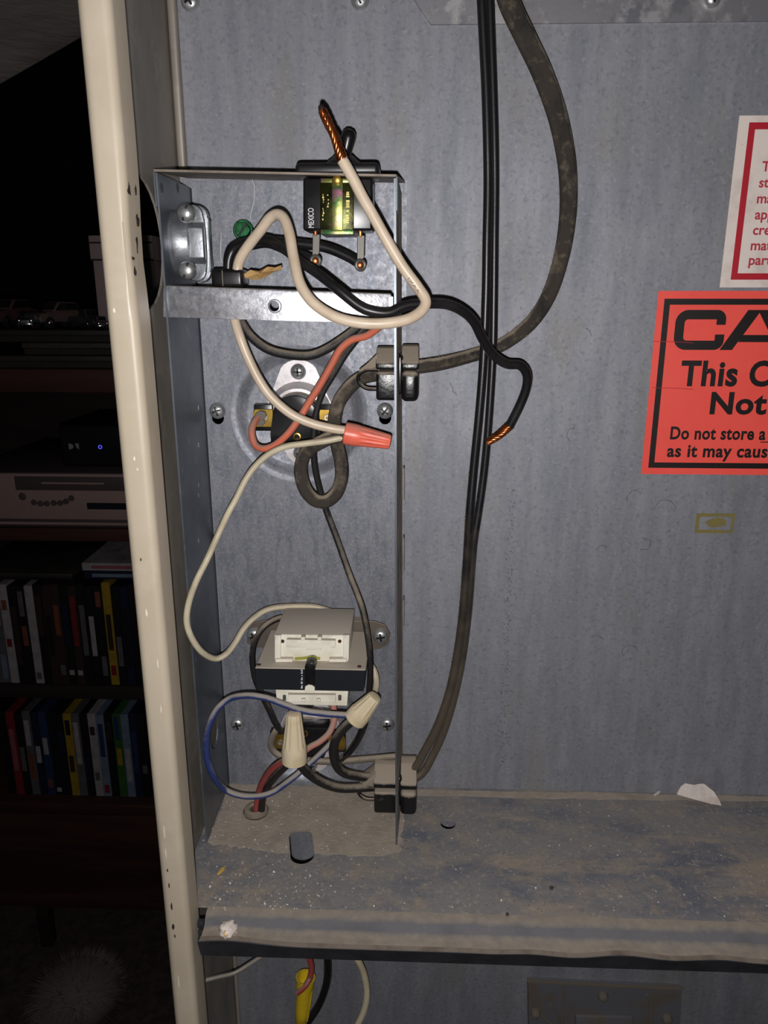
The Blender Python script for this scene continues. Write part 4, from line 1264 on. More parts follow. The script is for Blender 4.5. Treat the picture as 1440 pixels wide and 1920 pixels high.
st = thing('caution_sticker', (230, -.05, -101.6), 'bright orange caution sticker with black border and bold lettering', 'sticker')
X0, X1_, Z0, Z1 = 132.2, 352.0, -101.6, .3
bmo = box((X0, -.25, Z0), (X1_, -.05, Z1))
mk('sticker_sheet', bmo, 'sticker_orange', st, smooth=0)
bx, bz1, bz0 = P(1246, 560, .2).x, P(1246, 560, .2).z, P(1215, 877, .2).z
mk('border', frame_bm(bx, X1_ - (bx - X0), bz0, bz1, 3.2, -.25, .06), 'sticker_black', st, smooth=0)
# CAUTION drawn as wide square-shouldered capitals
a, b = P(1263, 656, .3), P(1263, 581, .3)
H = b.z - a.z
W = P(1361, 620, .3).x - P(1263, 620, .3).x
zb, ztp = a.z, b.z
bm = bmesh.new()
hw = H * .235
xc = P(1263, 620, .3).x


def corner(cx, cz, r, a0, a1, n=6):
    return [(cx + r * cos(radians(a0 + (a1 - a0) * k / n)), cz + r * sin(radians(a0 + (a1 - a0) * k / n))) for k in range(n + 1)]


def cap_C(x):
    i, r = hw * .55, H * .2
    l, rr = x + i * 1.1, x + W - i * 1.1
    t_, b_ = ztp - hw / 2, zb + hw / 2
    pts = [(rr, ztp - H * .37)] + corner(rr - r * .6, t_ - r * .6, r * .6, 0, 90) + corner(l + r, t_ - r, r, 90, 180) + corner(l + r, b_ + r, r, 180, 270) + corner(rr - r * .6, b_ + r * .6, r * .6, 270, 360) + [(rr, zb + H * .39)]
    ribbon(bm, pts, hw, -.25, .06)


def quad(p4, y=-.25):
    add_prism(bm, [Vector((a_, y - .06, b_)) for a_, b_ in p4], (0, .06, 0))


def cap_A(x):
    xm_, f = x + W * .68, hw * 1.35
    quad([(x, zb), (x + f, zb), (xm_, ztp - hw * .3), (xm_, ztp), (xm_ - W * .22, ztp)])
    quad([(xm_, ztp), (xm_, ztp - hw * .3), (x + W * 1.36 - f, zb), (x + W * 1.36, zb), (xm_ + W * .22, ztp)])
    quad([(x + W * .34, zb + H * .2), (x + W * 1.02, zb + H * .2), (x + W * .95, zb + H * .38), (x + W * .41, zb + H * .38)], -.235)


def cap_round(x, o):
    i, r = hw * .55, H * .2
    l, rr = x + i * 1.1, x + W - i * 1.1
    t_, b_ = ztp - hw / 2, zb + hw / 2
    low = corner(l + r, b_ + r, r, 180, 270) + corner(rr - r, b_ + r, r, 270, 360)
    if o:
        pts = corner(l + r, t_ - r, r, 90, 180) + low + corner(rr - r, t_ - r, r, 0, 90) + [(l + r, t_)]
    else:
        pts = [(l, ztp)] + low + [(rr, ztp)]
    ribbon(bm, pts, hw, -.25, .06)


cap_C(xc)
cap_A(xc + W * .92)
xq = xc + W * 2.4
cap_round(xq, False)
xq += W * 1.1
ribbon(bm, [(xq, ztp - hw / 2), (xq + W * .95, ztp - hw / 2)], hw, -.25, .06)
ribbon(bm, [(xq + W * .475, ztp - hw), (xq + W * .475, zb)], hw * 1.2, -.25, .06)
xq += W * 1.1
ribbon(bm, [(xq + hw * .6, ztp), (xq + hw * .6, zb)], hw * 1.2, -.25, .06)
xq += W * .4
cap_round(xq, True)
xq += W * 1.1
for xx in (xq + hw * .6, xq + W - hw * .6):
    ribbon(bm, [(xx, zb), (xx, ztp)], hw * 1.2, -.25, .06)
ribbon(bm, [(xq + hw * .6, ztp - hw * .5), (xq + W - hw * .6, zb + hw * .5)], hw * 1.2, -.235, .06)
mk('headline_lettering', bm, 'sticker_black', st, smooth=0)


def line(s, ref, px0, px1, base, cap, bold, d=.25, spacing=1.07):
    """stretch so that the visible part `ref` runs from px0 to px1"""
    tb = text_bm(ref, bold, 0, spacing)
    xs = [v.co.x for v in tb.verts]
    w0 = max(xs) - min(xs)
    tb.free()
    bm = text_bm(s, bold, 0, spacing)
    xs = [v.co.x for v in bm.verts]
    x0 = min(xs)
    a, b = P(px0, base, d), P(px1, base, d)
    kx = (b.x - a.x) / w0
    kz = (P(px0, base - cap, d).z - a.z) / .729
    for v in bm.verts:
        v.co = Vector((a.x + (v.co.x - x0) * kx, -d - (.06 if v.co.z > 0 else 0), a.z + v.co.y * kz))
    return bm


mk('lettering', line('This Compartment', 'This', 1274, 1381, 722, 47, .034), 'sticker_black', st, smooth=0)
mk('lettering', line('Not', 'Not', 1330, 1436, 775, 41, .034), 'sticker_black', st, smooth=0)
mk('lettering', line('Do not store a', 'Do not store', 1256, 1413, 823, 24, .03), 'sticker_black', st, smooth=0)
mk('lettering', line('as it may cause', 'as it may', 1250, 1371, 856, 24, .03), 'sticker_black', st, smooth=0)
a, b = P(1426, 828, .3), P(1445, 830, .3)
mk('underline', box((a.x, -.31, b.z), (b.x, -.25, a.z)), 'sticker_black', st, smooth=0)
# creases across the sticker's left margin
for y in (640, 727):
    a, b = P(1224, y, .3), P(1300, y + 3, .3)
    mk('crease', add_sweep(bmesh.new(), spline([Vector((a.x, -.25, a.z)), Vector(((a.x + b.x) / 2, -.3, a.z - .2)), Vector((b.x, -.25, b.z))], 4), circ(.18, 6)), 'sticker_red_text', st)

sv = thing('warning_label', (230, -.05, 2.2), 'off-white label with red border and red lettering above the orange sticker', 'sticker')
X0, X1_, Z0, Z1 = 164.7, 322.0, P(1348, 539, .1).z, 86.3
mk('label_sheet', box((X0, -.2, Z0), (X1_, -.05, Z1)), 'sticker_white', sv, smooth=0)
bx, bz1, bz0 = P(1405, 229.5, .2).x, P(1405, 229.5, .2).z, P(1369, 524.5, .2).z
mk('border', frame_bm(bx, X1_ - (bx - X0), bz0, bz1, 3.3, -.2, .06), 'sticker_red', sv, smooth=0)
for s, px, base in (('Th', 1427.6, 321), ('sto', 1422.5, 351), ('mat', 1418.6, 381), ('app', 1414.7, 411), ('crea', 1410.9, 440), ('mate', 1406.8, 469), ('part', 1403.2, 496.5)):
    mk('lettering', text_on_wall(s, px, None, base, 19.5, .2, .022), 'sticker_red_text', sv, smooth=0)

# residue rectangle low on the sheet, small marks
random.seed(21)


def blob(px, py, w, h, n=14, jit=.25, d=.12):
    q = P(px, py, 0)
    return [(q.x + w * cos(2 * pi * k / n) * random.uniform(1 - jit, 1), -d, q.z + h * sin(2 * pi * k / n) * random.uniform(1 - jit, 1)) for k in range(n)]


gl = thing('glue_residue', P(1340, 1000, 0), 'faded olive rectangle of dried glue on the back sheet', 'stain')
bm = bmesh.new()
a, b = P(1306, 962, 0), P(1374, 1000, 0)
for lo, hi in (((a.x, a.z - 2.2), (b.x, a.z)), ((a.x, b.z), (b.x, b.z + 2.0)), ((a.x, b.z + 2), (a.x + 2.2, a.z - 2.2)), ((b.x - 1.6, b.z + 2), (b.x, a.z - 2.2))):
    add_box(bm, (lo[0], -.1, lo[1]), (hi[0], 0.0, hi[1]))
mk('residue_outline', bm, 'glue_olive', gl, smooth=0)
mk('residue_core', prism(blob(1343, 980, 7, 3.4), (0, .12, 0)), 'glue_olive', gl, smooth=0)

# ------------------------------------------------------------------ debris
random.seed(14)


def flake_pts(pix, ytop, ybot, dtop):
    out = []
    for x, y in pix:
        db = -P(x, ybot, z=ZS + .3).y
        d = dtop + (db - dtop) * (y - ytop) / (ybot - ytop)
        out.append(P(x, y, d))
    return out


fk = mk('paint_flake', prism(flake_pts([(1269, 1486), (1276, 1474), (1284, 1468), (1300, 1472), (1311, 1469), (1319, 1469), (1338, 1484), (1348, 1500), (1352, 1511), (1332, 1507), (1302, 1499), (1284, 1494), (1269, 1490)], 1467, 1511, 2.0), (0, -1.1, .7), .2, 1), 'plaster_white')
tag(fk, 'large pale flake of paint leaning where shelf meets back sheet', 'flake')
fk = mk('paint_flake', prism([P(x, y, z=ZS + .4) for x, y in ((1226, 1491), (1232, 1486), (1240, 1483), (1236, 1489), (1229, 1492))], (0, 0, .6)), 'plaster_white', smooth=0)
tag(fk, 'tiny pale flake on the shelf left of the large flake', 'flake')


def lump(name, q, r, material, label, cat, seed, sq=(1, 1, .8)):
    random.seed(seed)
    bm = bmesh.new()
    bmesh.ops.create_icosphere(bm, subdivisions=3, radius=1)
    for v in bm.verts:
        k = r * (1 + .16 * sin(v.co.x * 6 + seed) * sin(v.co.z * 7) + .14 * random.uniform(-1, 1))
        v.co = Vector((v.co.x * k * sq[0], v.co.y * k * sq[1], v.co.z * k * sq[2])) + q + Vector((0, 0, r * sq[2] * .8))
    return tag(mk(name, bm, material, smooth=60), label, cat)


lq = Vector((P(430, 1745, z=ZS - 5).x, -119.5, ZS - 5.2))
lump('plaster_lump', lq, 4.4, 'plaster_white', 'crumbly white plaster lump on the shelf lip', 'plaster lump', 3)
mk('speck', add_sweep(bmesh.new(), spline([lq + Vector((-.6, -3.7, 5.4)), lq + Vector((-1.2, -4.4, 4.2)), lq + Vector((-.2, -4.7, 3.2)), lq + Vector((.7, -4.5, 3.4))], 4), circ(.35, 6)), 'chip_yellow', bpy.data.objects['plaster_lump'])
yc_ = mk('wood_chip', prism([P(x, y, z=ZS + .3) for x, y in ((407, 1641), (413, 1631), (422, 1626), (421, 1632), (412, 1640))], (0, 0, 1.0), .2, 1), 'chip_yellow')
tag(yc_, 'small yellow wood chip on the shelf near the tan post', 'chip')
bm = bmesh.new()
pp = [(458, 514), (470, 506), (486, 508), (502, 500), (514, 501), (527, 497), (529, 506), (514, 510), (504, 516), (488, 524), (470, 524), (460, 521)]
top_ = [P(x, y, 43) for x, y in pp]
cen = P(488, 512, 47)
ci = bm.verts.new(cen)
bk = bm.verts.new(P(488, 516, 38))
vs = [bm.verts.new(p + Vector((0, random.uniform(-1.5, 1.5), 0))) for p in top_]
for i in range(len(vs)):
    bm.faces.new((ci, vs[i], vs[(i + 1) % len(vs)]))
    bm.faces.new((bk, vs[(i + 1) % len(vs)], vs[i]))
tag(mk('paper_scrap', bm, 'paper_tan', smooth=0), 'torn brown paper scrap lying beside the black bushing', 'paper')
for pts, lb in (([(473, 337, 2.6), (477, 352, 2.6), (476, 378, 2.6), (471, 398, 2.6), (469, 411, 2.6)], 'thin white thread on the box back right of the green screw'),
                ([(415, 436, 2.6), (414, 460, 2.6), (414, 482, 2.6), (417, 492, 2.6), (421, 497, 2.6)], 'thin white thread behind the black bushing')):
    tag(mk('white_thread', add_sweep(bmesh.new(), spline(wpts(pts), 6), circ(.22, 6)), 'white_print', smooth=60), lb, 'thread')
for (px, py, r, lb) in ((1034, 1667, 1.1, 'dark rust crumb on the middle of the shelf'), (951, 1716, .9, 'dark rust crumb near the shelf front bend')):
    lump('rust_crumb', P(px, py, z=ZS), r, 'rust_bit', lb, 'crumb', px)

# ------------------------------------------------------------------ the dark room behind the post
FLOOR = -1250.0
YC = 750.0                                       # front of the media cabinet


def B(px, py, y=YC):
    return P(px, py, -y)


fl_ = mk('floor', box((-4200, -1500, FLOOR - 10), (2500, 2600, FLOOR)), 'room_carpet')
tag(fl_, 'dark carpeted floor of the room', 'floor', kind='structure')
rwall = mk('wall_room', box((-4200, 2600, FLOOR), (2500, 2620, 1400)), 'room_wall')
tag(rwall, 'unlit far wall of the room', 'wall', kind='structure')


def zpx(px, py, y=YC):
    return B(px, py, y).z


mc = thing('media_cabinet', (-700, YC + 200, FLOOR), 'dark reddish wooden media cabinet with open shelves behind the tan post', 'cabinet')
CX0, CX1 = -1010.0, -150.0
ztop_ = zpx(100, 690)
mk('top_board', box((CX0, YC - 15, zpx(100, 735)), (CX1, YC + 420, ztop_), 4, 2), 'cabinet_wood', mc)
zv = zpx(100, 988)
mk('shelf_board', box((CX0, YC - 8, zpx(100, 1012)), (CX1, YC + 400, zv), 3, 2), 'cabinet_wood', mc)
zr1 = zpx(100, 1293)
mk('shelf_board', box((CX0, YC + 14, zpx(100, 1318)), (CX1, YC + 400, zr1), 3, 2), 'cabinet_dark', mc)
zr2 = zpx(100, 1504)
mk('shelf_board', box((CX0, YC - 4, zpx(100, 1522)), (CX1, YC + 400, zr2), 3, 2), 'cabinet_wood', mc)
dr = mk('drawer_front', box((CX0 + 25, YC - 2, zpx(100, 1660)), (CX1, YC + 16, zpx(100, 1526)), 3, 2), 'cabinet_wood', mc)
mk('base_rail', box((CX0, YC - 14, zpx(100, 1692)), (CX1, YC + 400, zpx(100, 1668)), 4, 2), 'cabinet_wood', mc)
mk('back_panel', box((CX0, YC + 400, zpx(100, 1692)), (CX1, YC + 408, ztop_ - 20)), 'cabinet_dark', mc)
for x in (CX0, CX1 - 22):
    mk('side_panel', box((x, YC, zpx(100, 1690)), (x + 22, YC + 400, ztop_ - 5), 2, 1), 'cabinet_wood', mc)
for x in (B(76, 1740).x, CX1 - 60):
    for y in (YC + 10, YC + 350):
        mk('leg', box((x - 12, y, FLOOR), (x + 12, y + 24, zpx(100, 1690)), 3, 2), 'cabinet_dark', mc)

# video cassettes and disc cases on two shelves
def case(x, z, h, w, body, spine, patches, label, group, lean=0.0, dy=0.0, depth=135):
    t = thing('disc_case', (x + w / 2, YC + 20 + dy, z), label, 'disc case', group)
    y0 = YC + 20 + dy
    mk('case_body', box((x, y0, z), (x + w, y0 + depth, z + h), 1.0, 1), body, t)
    s_ = mk('spine_sleeve', box((x + .8, y0 - .5, z + 2), (x + w - .8, y0 + .2, z + h - 2)), spine, t)
    for (a, b, m_) in patches:
        mk('spine_block', box((x + w * .2, y0 - .9, z + h * a), (x + w * .8, y0 - .45, z + h * b)), m_, s_)
    t.rotation_euler.y = lean
    return t


wht, blk, red, org, yel, blu, gry = colmat(206, 200, 204), colmat(34, 32, 34), colmat(160, 46, 54), colmat(158, 90, 66), colmat(206, 172, 56), colmat(52, 70, 118), colmat(120, 118, 124)
brn, grn, lbl, dbl, pnk = colmat(70, 52, 46), colmat(70, 128, 60), colmat(140, 164, 190), colmat(36, 44, 76), colmat(190, 110, 120)
row1 = [(gry, [(.1, .5, lbl)], 'blue-grey case'), (gry, [(.05, .3, lbl), (.6, .9, wht)], 'pale grey-blue case'), (wht, [(.75, .85, org), (.38, .46, red)], 'white case with orange and red blocks'),
        (blk, [(.2, .8, brn)], 'black case with brown strip'), (blk, [(.4, .6, org), (.7, .95, gry)], 'black case with an orange block'), (wht, [(.05, .12, gry)], 'plain white case next to dark ones'),
        (blk, [(.5, .9, brn)], 'black case with faint brown lettering block'), (brn, [(.3, .7, blk)], 'brown case with black strip'), (brn, [(.1, .2, gry), (.5, .8, org)], 'brown case with orange strip'),
        (blk, [(.1, .15, wht), (.4, .8, dbl)], 'black case with white dot and navy strip'), (brn, [(.1, .15, wht), (.4, .9, red)], 'brown case with a red strip'), (blk, [(.3, .8, gry)], 'black case with grey strip'),
        (blk, [(.3, .7, wht)], 'black case with thin white strip'), (blk, [(.8, .95, org), (.1, .3, gry)], 'black case with orange top block'), (yel, [(.35, .7, brn), (.1, .2, red)], 'bright yellow case among dark ones'),
        (blk, [(.2, .5, gry)], 'black case with grey lower strip'), (dbl, [(.2, .8, blk)], 'navy case with black strip'), (blk, [], 'plain black case'), (gry, [], 'plain grey case')]
xa, xb = B(-6, 1200, YC + 20).x, B(231, 1190, YC + 20).x
w1 = (xb - xa) / 15
for i, (m_, pt_, lb) in enumerate(row1):
    h = 188 + random.uniform(-3, 3) + (6 if i == 14 else 0)
    case(xa + i * w1 - w1, zr1, h, w1 - .6, m_ if m_ != brn else brn, m_, pt_, lb + ' on the shelf under the flat stack', 'disc cases on the upper shelf')
row2 = [(blk, [], 'plain black case at the row end'), (red, [(.3, .8, pnk)], 'bright red case with pink lettering strip'), (blk, [(.3, .6, gry)], 'black case with grey middle strip'), (gry, [(.2, .5, org), (.6, .9, wht)], 'grey case with orange and white strips'),
        (dbl, [(.4, .6, wht)], 'navy case with white middle block'), (blu, [(.1, .2, org), (.5, .7, wht)], 'blue case with orange and white blocks'), (blk, [(.05, .1, wht)], 'black case with white dot at its foot'), (blk, [(.5, .8, dbl)], 'black case with navy strip'),
        (yel, [(.75, .93, blk), (.3, .5, brn)], 'yellow case with a black top block'), (gry, [(.4, .9, wht)], 'grey case with pale lettering strip'), (blk, [(.2, .6, dbl)], 'black case with low navy strip'),
        (wht, [(.75, .85, brn), (.2, .3, gry)], 'white case with brown top block'), (lbl, [(.5, .9, blu), (.05, .15, red)], 'pale blue case with blue top'), (blk, [(.7, .9, brn)], 'black case with brown top strip'),
        (grn, [(.7, .98, blu), (.4, .6, yel)], 'green case with blue and yellow bands'), (lbl, [(.2, .6, wht)], 'light blue case with white strip'), (dbl, [(.3, .8, blu)], 'navy case with blue strip'), (blk, [(.3, .4, gry)], 'black case with small grey block')]
xa2, xb2 = B(20, 1410, YC + 20).x, B(262, 1410, YC + 20).x
w2 = (xb2 - xa2) / 16
for i, (m_, pt_, lb) in enumerate(row2):
    h = 172 + random.uniform(-3, 3)
    case(xa2 + (i - 1) * w2, zr2, h, w2 - .6, m_, m_, pt_, lb + ' on the lowest shelf', 'disc cases on the lower shelf')
# two cases lying flat on the upper row
x0, x1 = B(156, 1060, YC + 30).x, B(275, 1060, YC + 30).x
zf = zr1 + 197
for k, (m_, p_, lb) in enumerate(((dbl, lbl, 'blue disc case lying flat on the upright row'), (wht, pnk, 'white disc case lying flat on the blue one'))):
    t = thing('disc_case', ((x0 + x1) / 2, YC + 30, zf + k * 15), lb, 'disc case')
    mk('case_body', box((x0 - 3 * k, YC + 30, zf + k * 15), (x1, YC + 165, zf + k * 15 + 14), 1, 1), m_, t)
    mk('spine_block', box((x0 + 14, YC + 29.4, zf + k * 15 + 4), (x1 - 20, YC + 30.2, zf + k * 15 + 10)), p_, t)

x0, x1 = B(-60, 1085, YC + 30).x, B(140, 1085, YC + 30).x
t = thing('flat_box', ((x0 + x1) / 2, YC + 90, zf - 1), 'dark flat box lying on the upright disc cases', 'box')
mk('lid', box((x0, YC + 22, zf + 4), (x1, YC + 190, zf + 12), 1.5, 2), colmat(72, 66, 62), t)
mk('tray', box((x0 + 2, YC + 24, zf - 1), (x1 - 2, YC + 188, zf + 4), 1, 1), colmat(40, 38, 38), t)
# silver video recorder, thin player under it, black receiver on top
vz0, vz1 = zpx(100, 972), zpx(100, 886)
vr = thing('video_recorder', (-600, YC + 150, vz0), 'dim silver video recorder with long cassette slot on the cabinet shelf', 'video recorder')
vx0, vx1 = B(-70, 930).x, CX1 - 90
mk('casing', box((vx0, YC + 2, vz0), (vx1, YC + 300, vz1), 3, 2), 'silver_dark', vr)
mk('front_panel', box((vx0, YC - 8, vz0), (vx1, YC + 2, vz1), 3, 2), 'silver_plastic', vr)
a, b = B(26, 893, YC - 9), B(250, 921, YC - 9)
fl2 = mk('tape_flap', box((a.x, YC - 10, b.z), (b.x + 60, YC - 7, a.z), 1.5, 2), 'silver_dark', vr)
a, b = B(78, 904, YC - 10), B(195, 908, YC - 10)
mk('flap_groove', box((a.x, YC - 11, b.z), (b.x, YC - 9.5, a.z)), 'silver_plastic', fl2)
a, b = B(162, 943, YC - 9), B(250, 956, YC - 9)
mk('display_window', box((a.x, YC - 9.5, b.z), (b.x + 30, YC - 7, a.z), 1, 1), 'display_dark', vr)
for px, py in ((42, 931), (64, 942), (76, 944), (88, 944), (101, 943), (113, 943), (124, 940), (134, 934)):
    q = B(px, py, YC - 8)
    mk('button', lathe([(5.0 if px > 50 else 6.5, 0), (4.6, 2), (0, 2.6)], q, (0, -1, 0), 14), 'silver_dark', vr)
tp = thing('flat_player', (-600, YC + 150, zv), 'thin dark player lying under the silver video recorder', 'player')
mk('casing', box((vx0 - 8, YC - 2, zv + .5), (vx1 + 6, YC + 290, vz0 - .5), 2, 2), 'silver_dark', tp)
mk('trim_line', box((vx0 - 6, YC - 3, zv + 5), (vx1 + 4, YC - 1.5, zv + 9)), 'silver_plastic', tp)
ry = YC + 40
rz0, rz1 = vz1 + .5, zpx(170, 797, ry)
rx0, rx1 = B(113, 840, ry).x, B(330, 840, ry).x
rc = thing('satellite_receiver', ((rx0 + rx1) / 2, ry + 80, rz0), 'small black receiver with a blue light on the video recorder', 'receiver')
mk('casing', box((rx0, ry, rz0), (rx1, ry + 170, rz1), 5, 3), 'device_black', rc)
q = B(188, 838, ry)
mk('blue_light', add_ring(bmesh.new(), [(2.0, 0), (3.4, 0), (3.4, .8), (2.0, .8)], (q.x, ry - .2, q.z), (0, -1, 0), 20), 'led_blue', rc)
q = B(138, 837, ry)
bm = bmesh.new()
add_prism(bm, [(q.x - 8 + 0, ry - .5, q.z + 5)] + [(q.x - 8 + 8 * sin(pi * k / 8), ry - .5, q.z + 5 * cos(pi * k / 8)) for k in range(1, 8)] + [(q.x - 8, ry - .5, q.z - 5)], (0, .8, 0))
add_prism(bm, [(q.x + 3, ry - .5, q.z + 5), (q.x + 9, ry - .5, q.z + 5), (q.x + 9, ry - .5, q.z - 5), (q.x + 5, ry - .5, q.z - 2)], (0, .8, 0))
mk('emblem', bm, 'device_white_mark', rc, smooth=0)
for px in (175, 214):
    q = B(px, 838, ry)
    mk('button', box((q.x - 5, ry - 1.2, q.z - 1.5), (q.x + 5, ry + .5, q.z + 1.5), .5, 1), 'display_dark', rc)

# flat boxes piled on the cabinet top
zp = ztop_
pile_top = zpx(120, 614, YC + 90) - .5
pile = [(-70, 250, -4, colmat(74, 70, 62), 'lowest wide dark flat box on the cabinet top'), (40, 262, 6, colmat(88, 84, 74), 'middle olive flat box in the pile on the cabinet'), (-60, 240, 16, colmat(66, 64, 60), 'topmost dark flat box under the model cars')]
for k, (pa, pb, dy, m_, lb) in enumerate(pile):
    h_ = (pile_top - ztop_) / 3
    xa_, xb_ = B(pa, 650, YC + dy).x, B(pb, 650, YC + dy).x
    t = thing('flat_box', ((xa_ + xb_) / 2, YC + dy + 120, zp), lb, 'box')
    mk('lid', box((xa_, YC + dy, zp + h_ * .55), (xb_, YC + dy + 260, zp + h_ - .3), 1.5, 2), m_, t)
    mk('tray', box((xa_ + 2, YC + dy + 2, zp + .3), (xb_ - 2, YC + dy + 258, zp + h_ * .55), 1, 1), colmat(60, 56, 50), t)
    zp += h_
# white framed unit on the cabinet top
wy = YC + 90
hx0, hx1 = B(167, 465, wy).x, B(286, 465, wy).x
wt = thing('white_stand', ((hx0 + hx1) / 2, wy + 30, pile_top), 'white grooved stand on the flat boxes, partly behind the tan post', 'stand')
zt1, zt2 = zpx(180, 441, wy), zpx(180, 488, wy)
mk('header', box((hx0, wy, zt2), (hx1, wy + 60, zt1), 2, 2), 'tower_white', wt)
for py in (455, 487):
    z_ = zpx(180, py, wy)
    mk('groove', box((hx0 + .5, wy - .6, z_ - 1.3), (hx1 - .5, wy + 1, z_ + 1.3)), 'tower_groove', wt)
for x0, x1 in ((hx0 + 3, hx0 + 34), (hx1 - 30, hx1 - 3)):
    mk('upright', box((x0, wy + 2, pile_top), (x1, wy + 58, zt2), 2, 2), 'tower_white', wt)

# model cars on the cabinet top
def model_car(px, py, y, length, rot, paint, label, pickup=False):
    q = B(px, py, y)
    t = thing('model_car', (q.x, y, pile_top + .5), label, 'toy car', 'model cars on the cabinet')
    k = length / 100
    loc = Vector((q.x, y, pile_top + .5))
    R_ = Matrix.Rotation(rot, 4, 'Z')

    def put(name, bm, m_, par):
        bmesh.ops.transform(bm, matrix=Matrix.Translation(loc) @ R_ @ Matrix.Scale(k, 4), verts=bm.verts[:])
        return mk(name, bm, m_, par)
    side = [(-50, 10), (-49, 22), (-44, 27), (-20, 28), (30, 27), (45, 25), (50, 20), (50, 10)]
    body = put('car_body', prism([(x, -19, z) for x, z in side], (0, 38, 0), 2.5, 3), paint, t)
    cabin = [(-40, 27), (-30, 42), (6, 43), (18, 27)] if not pickup else [(-8, 27), (-4, 45), (16, 45), (24, 27)]
    put('cabin', prism([(x, -16, z) for x, z in cabin], (0, 32, 0), 2.0, 3), paint, t)
    cw = [(c[0] * .9 + cabin[0][0] * .03, c[1] - (2 if c[1] > 30 else -2)) for c in cabin]
    put('side_window', prism([(x, -16.6, z) for x, z in cw], (0, 33.2, 0), .5, 1), 'toy_glass', t)
    xf = cabin[3][0] - 2
    put('windscreen', prism([(xf + 1, -13, 30), (xf + 1, 13, 30), (cabin[2][0] + 2, 12, 41), (cabin[2][0] + 2, -12, 41)], (2.0, 0, 1.0)), 'toy_glass', t)
    for x in (-30, 31):
        for s in (-1, 1):
            w_ = put('wheel', lathe([(0, 0), (6, 0), (9.5, 1), (9.5, 6), (6, 7), (0, 7)], (x, s * 13, 9.5), (0, s, 0), 20), 'tyre', t)
            put('hub_cap', lathe([(4.5, 0), (4, 1), (0, 1.3)], (x, s * 20, 9.5), (0, s, 0), 14), 'chrome', w_)
    for x in (-51, 50):
        put('bumper', box((x - 1.5, -18, 10), (x + 2.5, 18, 15), 1, 2), 'chrome', t)
    put('grille', box((49.5, -9, 16), (51, 9, 22), .5, 1), 'chrome', t)
    for s in (-14, 14):
        put('headlight', lathe([(3.2, 0), (2.6, 1.2), (0, 1.8)], (49.6, s, 21), (1, 0, 0), 12), 'chrome', t)
    return t


model_car(108, 605, YC + 80, 96, radians(-115), colmat(126, 104, 98), 'dim brownish model car facing the room beside the white stand')
model_car(20, 600, YC + 110, 105, radians(-100), colmat(110, 78, 74), 'dim reddish model car at the end of the flat boxes')
model_car(52, 612, YC + 60, 62, radians(-70), colmat(60, 62, 70), 'small dark model car between two larger ones')
model_car(164, 618, YC + 70, 66, radians(-30), colmat(70, 66, 66), 'small dark model car at the foot of the white stand', True)
model_car(192, 628, YC + 45, 44, radians(-60), colmat(120, 110, 104), 'tiny pale model car near the front of the flat boxes')

# pale cloth sagging from above
bm = bmesh.new()
cyy = 380.0
cols, rows = 26, 14
grid = []
for i in range(cols + 1):
    s = i / cols
    px = -140 + 400 * s
    low = 205 - 0.62 * (px + 140) * .55 - 0.0006 * (px + 140) ** 2 + 18
    low = 150 - 0.60 * px
    col_ = []
    for j in range(rows + 1):
        t = j / rows
        py = low + (-260 - low) * t
        q = P(px, py, -cyy)
        q.y = cyy + 60 * sin(t * pi * .9) * -1 + 8 * sin(t * 14 + s * 2)
        col_.append(q)
    grid.append(col_)
vs = [[bm.verts.new(q) for q in c] for c in grid]
vb = [[bm.verts.new(q + Vector((0, 3, .5))) for q in c] for c in grid]
for i in range(cols):
    for j in range(rows):
        bm.faces.new((vs[i][j], vs[i + 1][j], vs[i + 1][j + 1], vs[i][j + 1]))
        bm.faces.new((vb[i][j], vb[i][j + 1], vb[i + 1][j + 1], vb[i + 1][j]))
for i in range(cols):
    bm.faces.new((vs[i][0], vb[i][0], vb[i + 1][0], vs[i + 1][0]))
    bm.faces.new((vs[i][rows], vs[i + 1][rows], vb[i + 1][rows], vb[i][rows]))
for j in range(rows):
    bm.faces.new((vs[0][j], vs[0][j + 1], vb[0][j + 1], vb[0][j]))
    bm.faces.new((vs[cols][j], vb[cols][j], vb[cols][j + 1], vs[cols][j + 1]))
tag(mk('hanging_cloth', bm, 'cloth_grey', smooth=80), 'dim grey cloth hanging in soft folds above the dark room', 'cloth')

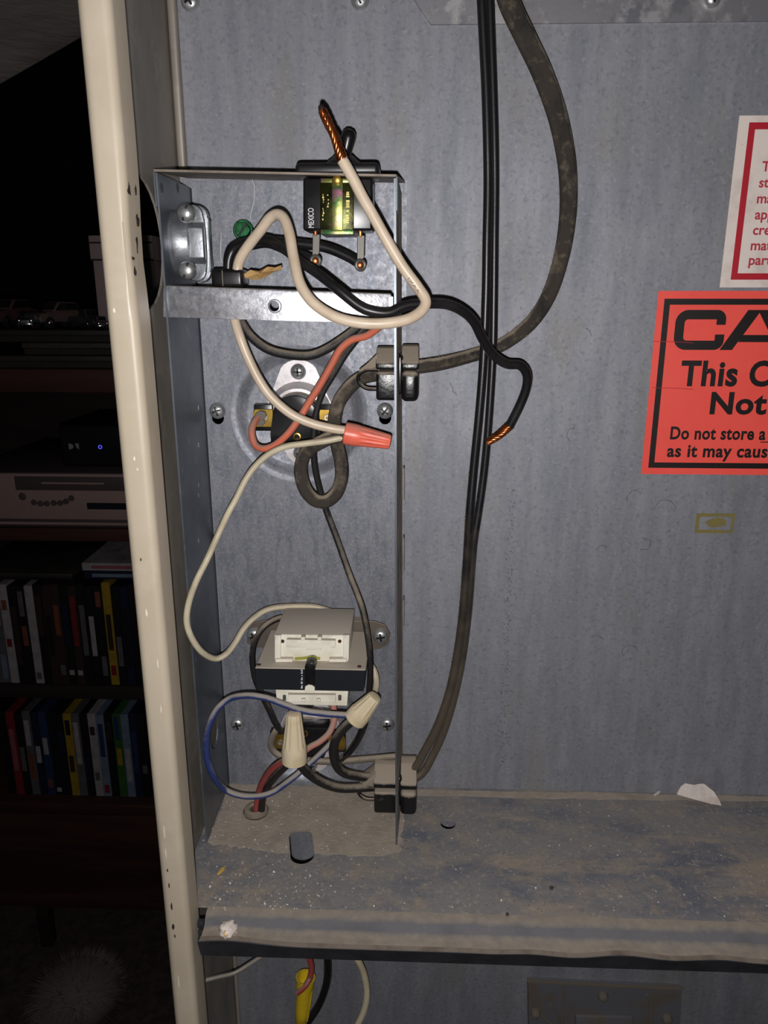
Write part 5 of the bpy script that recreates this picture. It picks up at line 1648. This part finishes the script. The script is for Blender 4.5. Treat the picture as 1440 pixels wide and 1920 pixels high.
# fluffy mound on the floor
fq = P(150, 1900, z=FLOOR)
fu = thing('fluffy_cushion', fq, 'blurred grey fluffy cushion on the dark carpet', 'cushion')
bm = bmesh.new()
bmesh.ops.create_icosphere(bm, subdivisions=4, radius=1)
for v in bm.verts:
    v.co = Vector((v.co.x * 74, v.co.y * 66, max(0, v.co.z * 50 + 46))) + fq
mk('cushion_body', bm, 'fur_grey', fu, smooth=60)
bm = bmesh.new()
random.seed(8)
for k in range(2600):
    u_, t_ = random.uniform(0, 2 * pi), random.uniform(-.4, 1)
    r_ = math.sqrt(1 - t_ * t_)
    n_ = Vector((r_ * cos(u_), r_ * sin(u_), t_))
    p = Vector((n_.x * 73, n_.y * 65, n_.z * 49 + 46)) + fq
    e = p + n_ * random.uniform(10, 26) + Vector((random.uniform(-6, 6), random.uniform(-6, 6), random.uniform(-5, 5)))
    sd = n_.cross(Vector((random.random(), random.random(), random.random()))).normalized() * .7
    if p.z > FLOOR and e.z > FLOOR:
        bm.faces.new([bm.verts.new(c) for c in (p - sd, p + sd, e)])
tag(mk('fluff', bm, 'fur_grey', fu, smooth=0), kind='stuff')

# fine hairs and a streak of specks on the back sheet
random.seed(31)
HAIR = ['below the orange sticker, nearest its lower left corner', 'left of the olive glue mark, tightly curled', 'in a wide arc by the olive glue', 'left of the tight curl beside the glue mark', 'as a hook midway between glue mark and shelf', 'as a short arc beside the hooked one', 'just left of the hanging two-strand cord', 'right of the black wire copper end', 'right of the thick brown cord bend']
for hi_, (px, py, r, a0, a1) in enumerate(((1190, 935, 5, 200, 40), (1208, 1020, 4, 120, -120), (1246, 960, 7, 170, 20), (1128, 1035, 4, 160, 40), (1180, 1222, 4.5, 220, 10), (1118, 1202, 4, 150, 20), (868, 720, 7, 240, 170), (1075, 815, 4, 250, 90), (1080, 640, 9, 60, 20))):
    q = P(px, py, .15)
    pts = [q + Vector((r * cos(radians(a0 + (a1 - a0) * k / 6)) * random.uniform(.85, 1.1), 0, r * sin(radians(a0 + (a1 - a0) * k / 6)) * random.uniform(.85, 1.1))) for k in range(7)]
    tag(mk('stray_hair', add_sweep(bmesh.new(), spline(pts, 3), circ(.14, 5)), 'mark_dark'), 'fine dark hair on the back sheet ' + HAIR[hi_], 'hair', 'curled hairs on the back sheet')
bm = bmesh.new()
for k in range(230):
    t = random.random() ** .8
    q = P(963 - 22 * t + random.gauss(0, 5), 880 + 560 * t, .02)
    a_ = random.uniform(0, pi)
    l_, w_ = random.uniform(.2, .6), random.uniform(.08, .2)
    u_, n_ = Vector((cos(a_), 0, sin(a_))), Vector((-sin(a_), 0, cos(a_)))
    add_prism(bm, [q + u_ * (i_ * l_) + n_ * (j_ * w_) + Vector((0, -.12, 0)) for i_, j_ in ((-1, -1), (1, -1), (1, 1), (-1, 1))], (0, .12, 0))
tag(mk('dark_specks', bm, 'mark_dark', smooth=0), 'vertical streak of tiny dark specks on the back sheet', 'specks', kind='stuff')
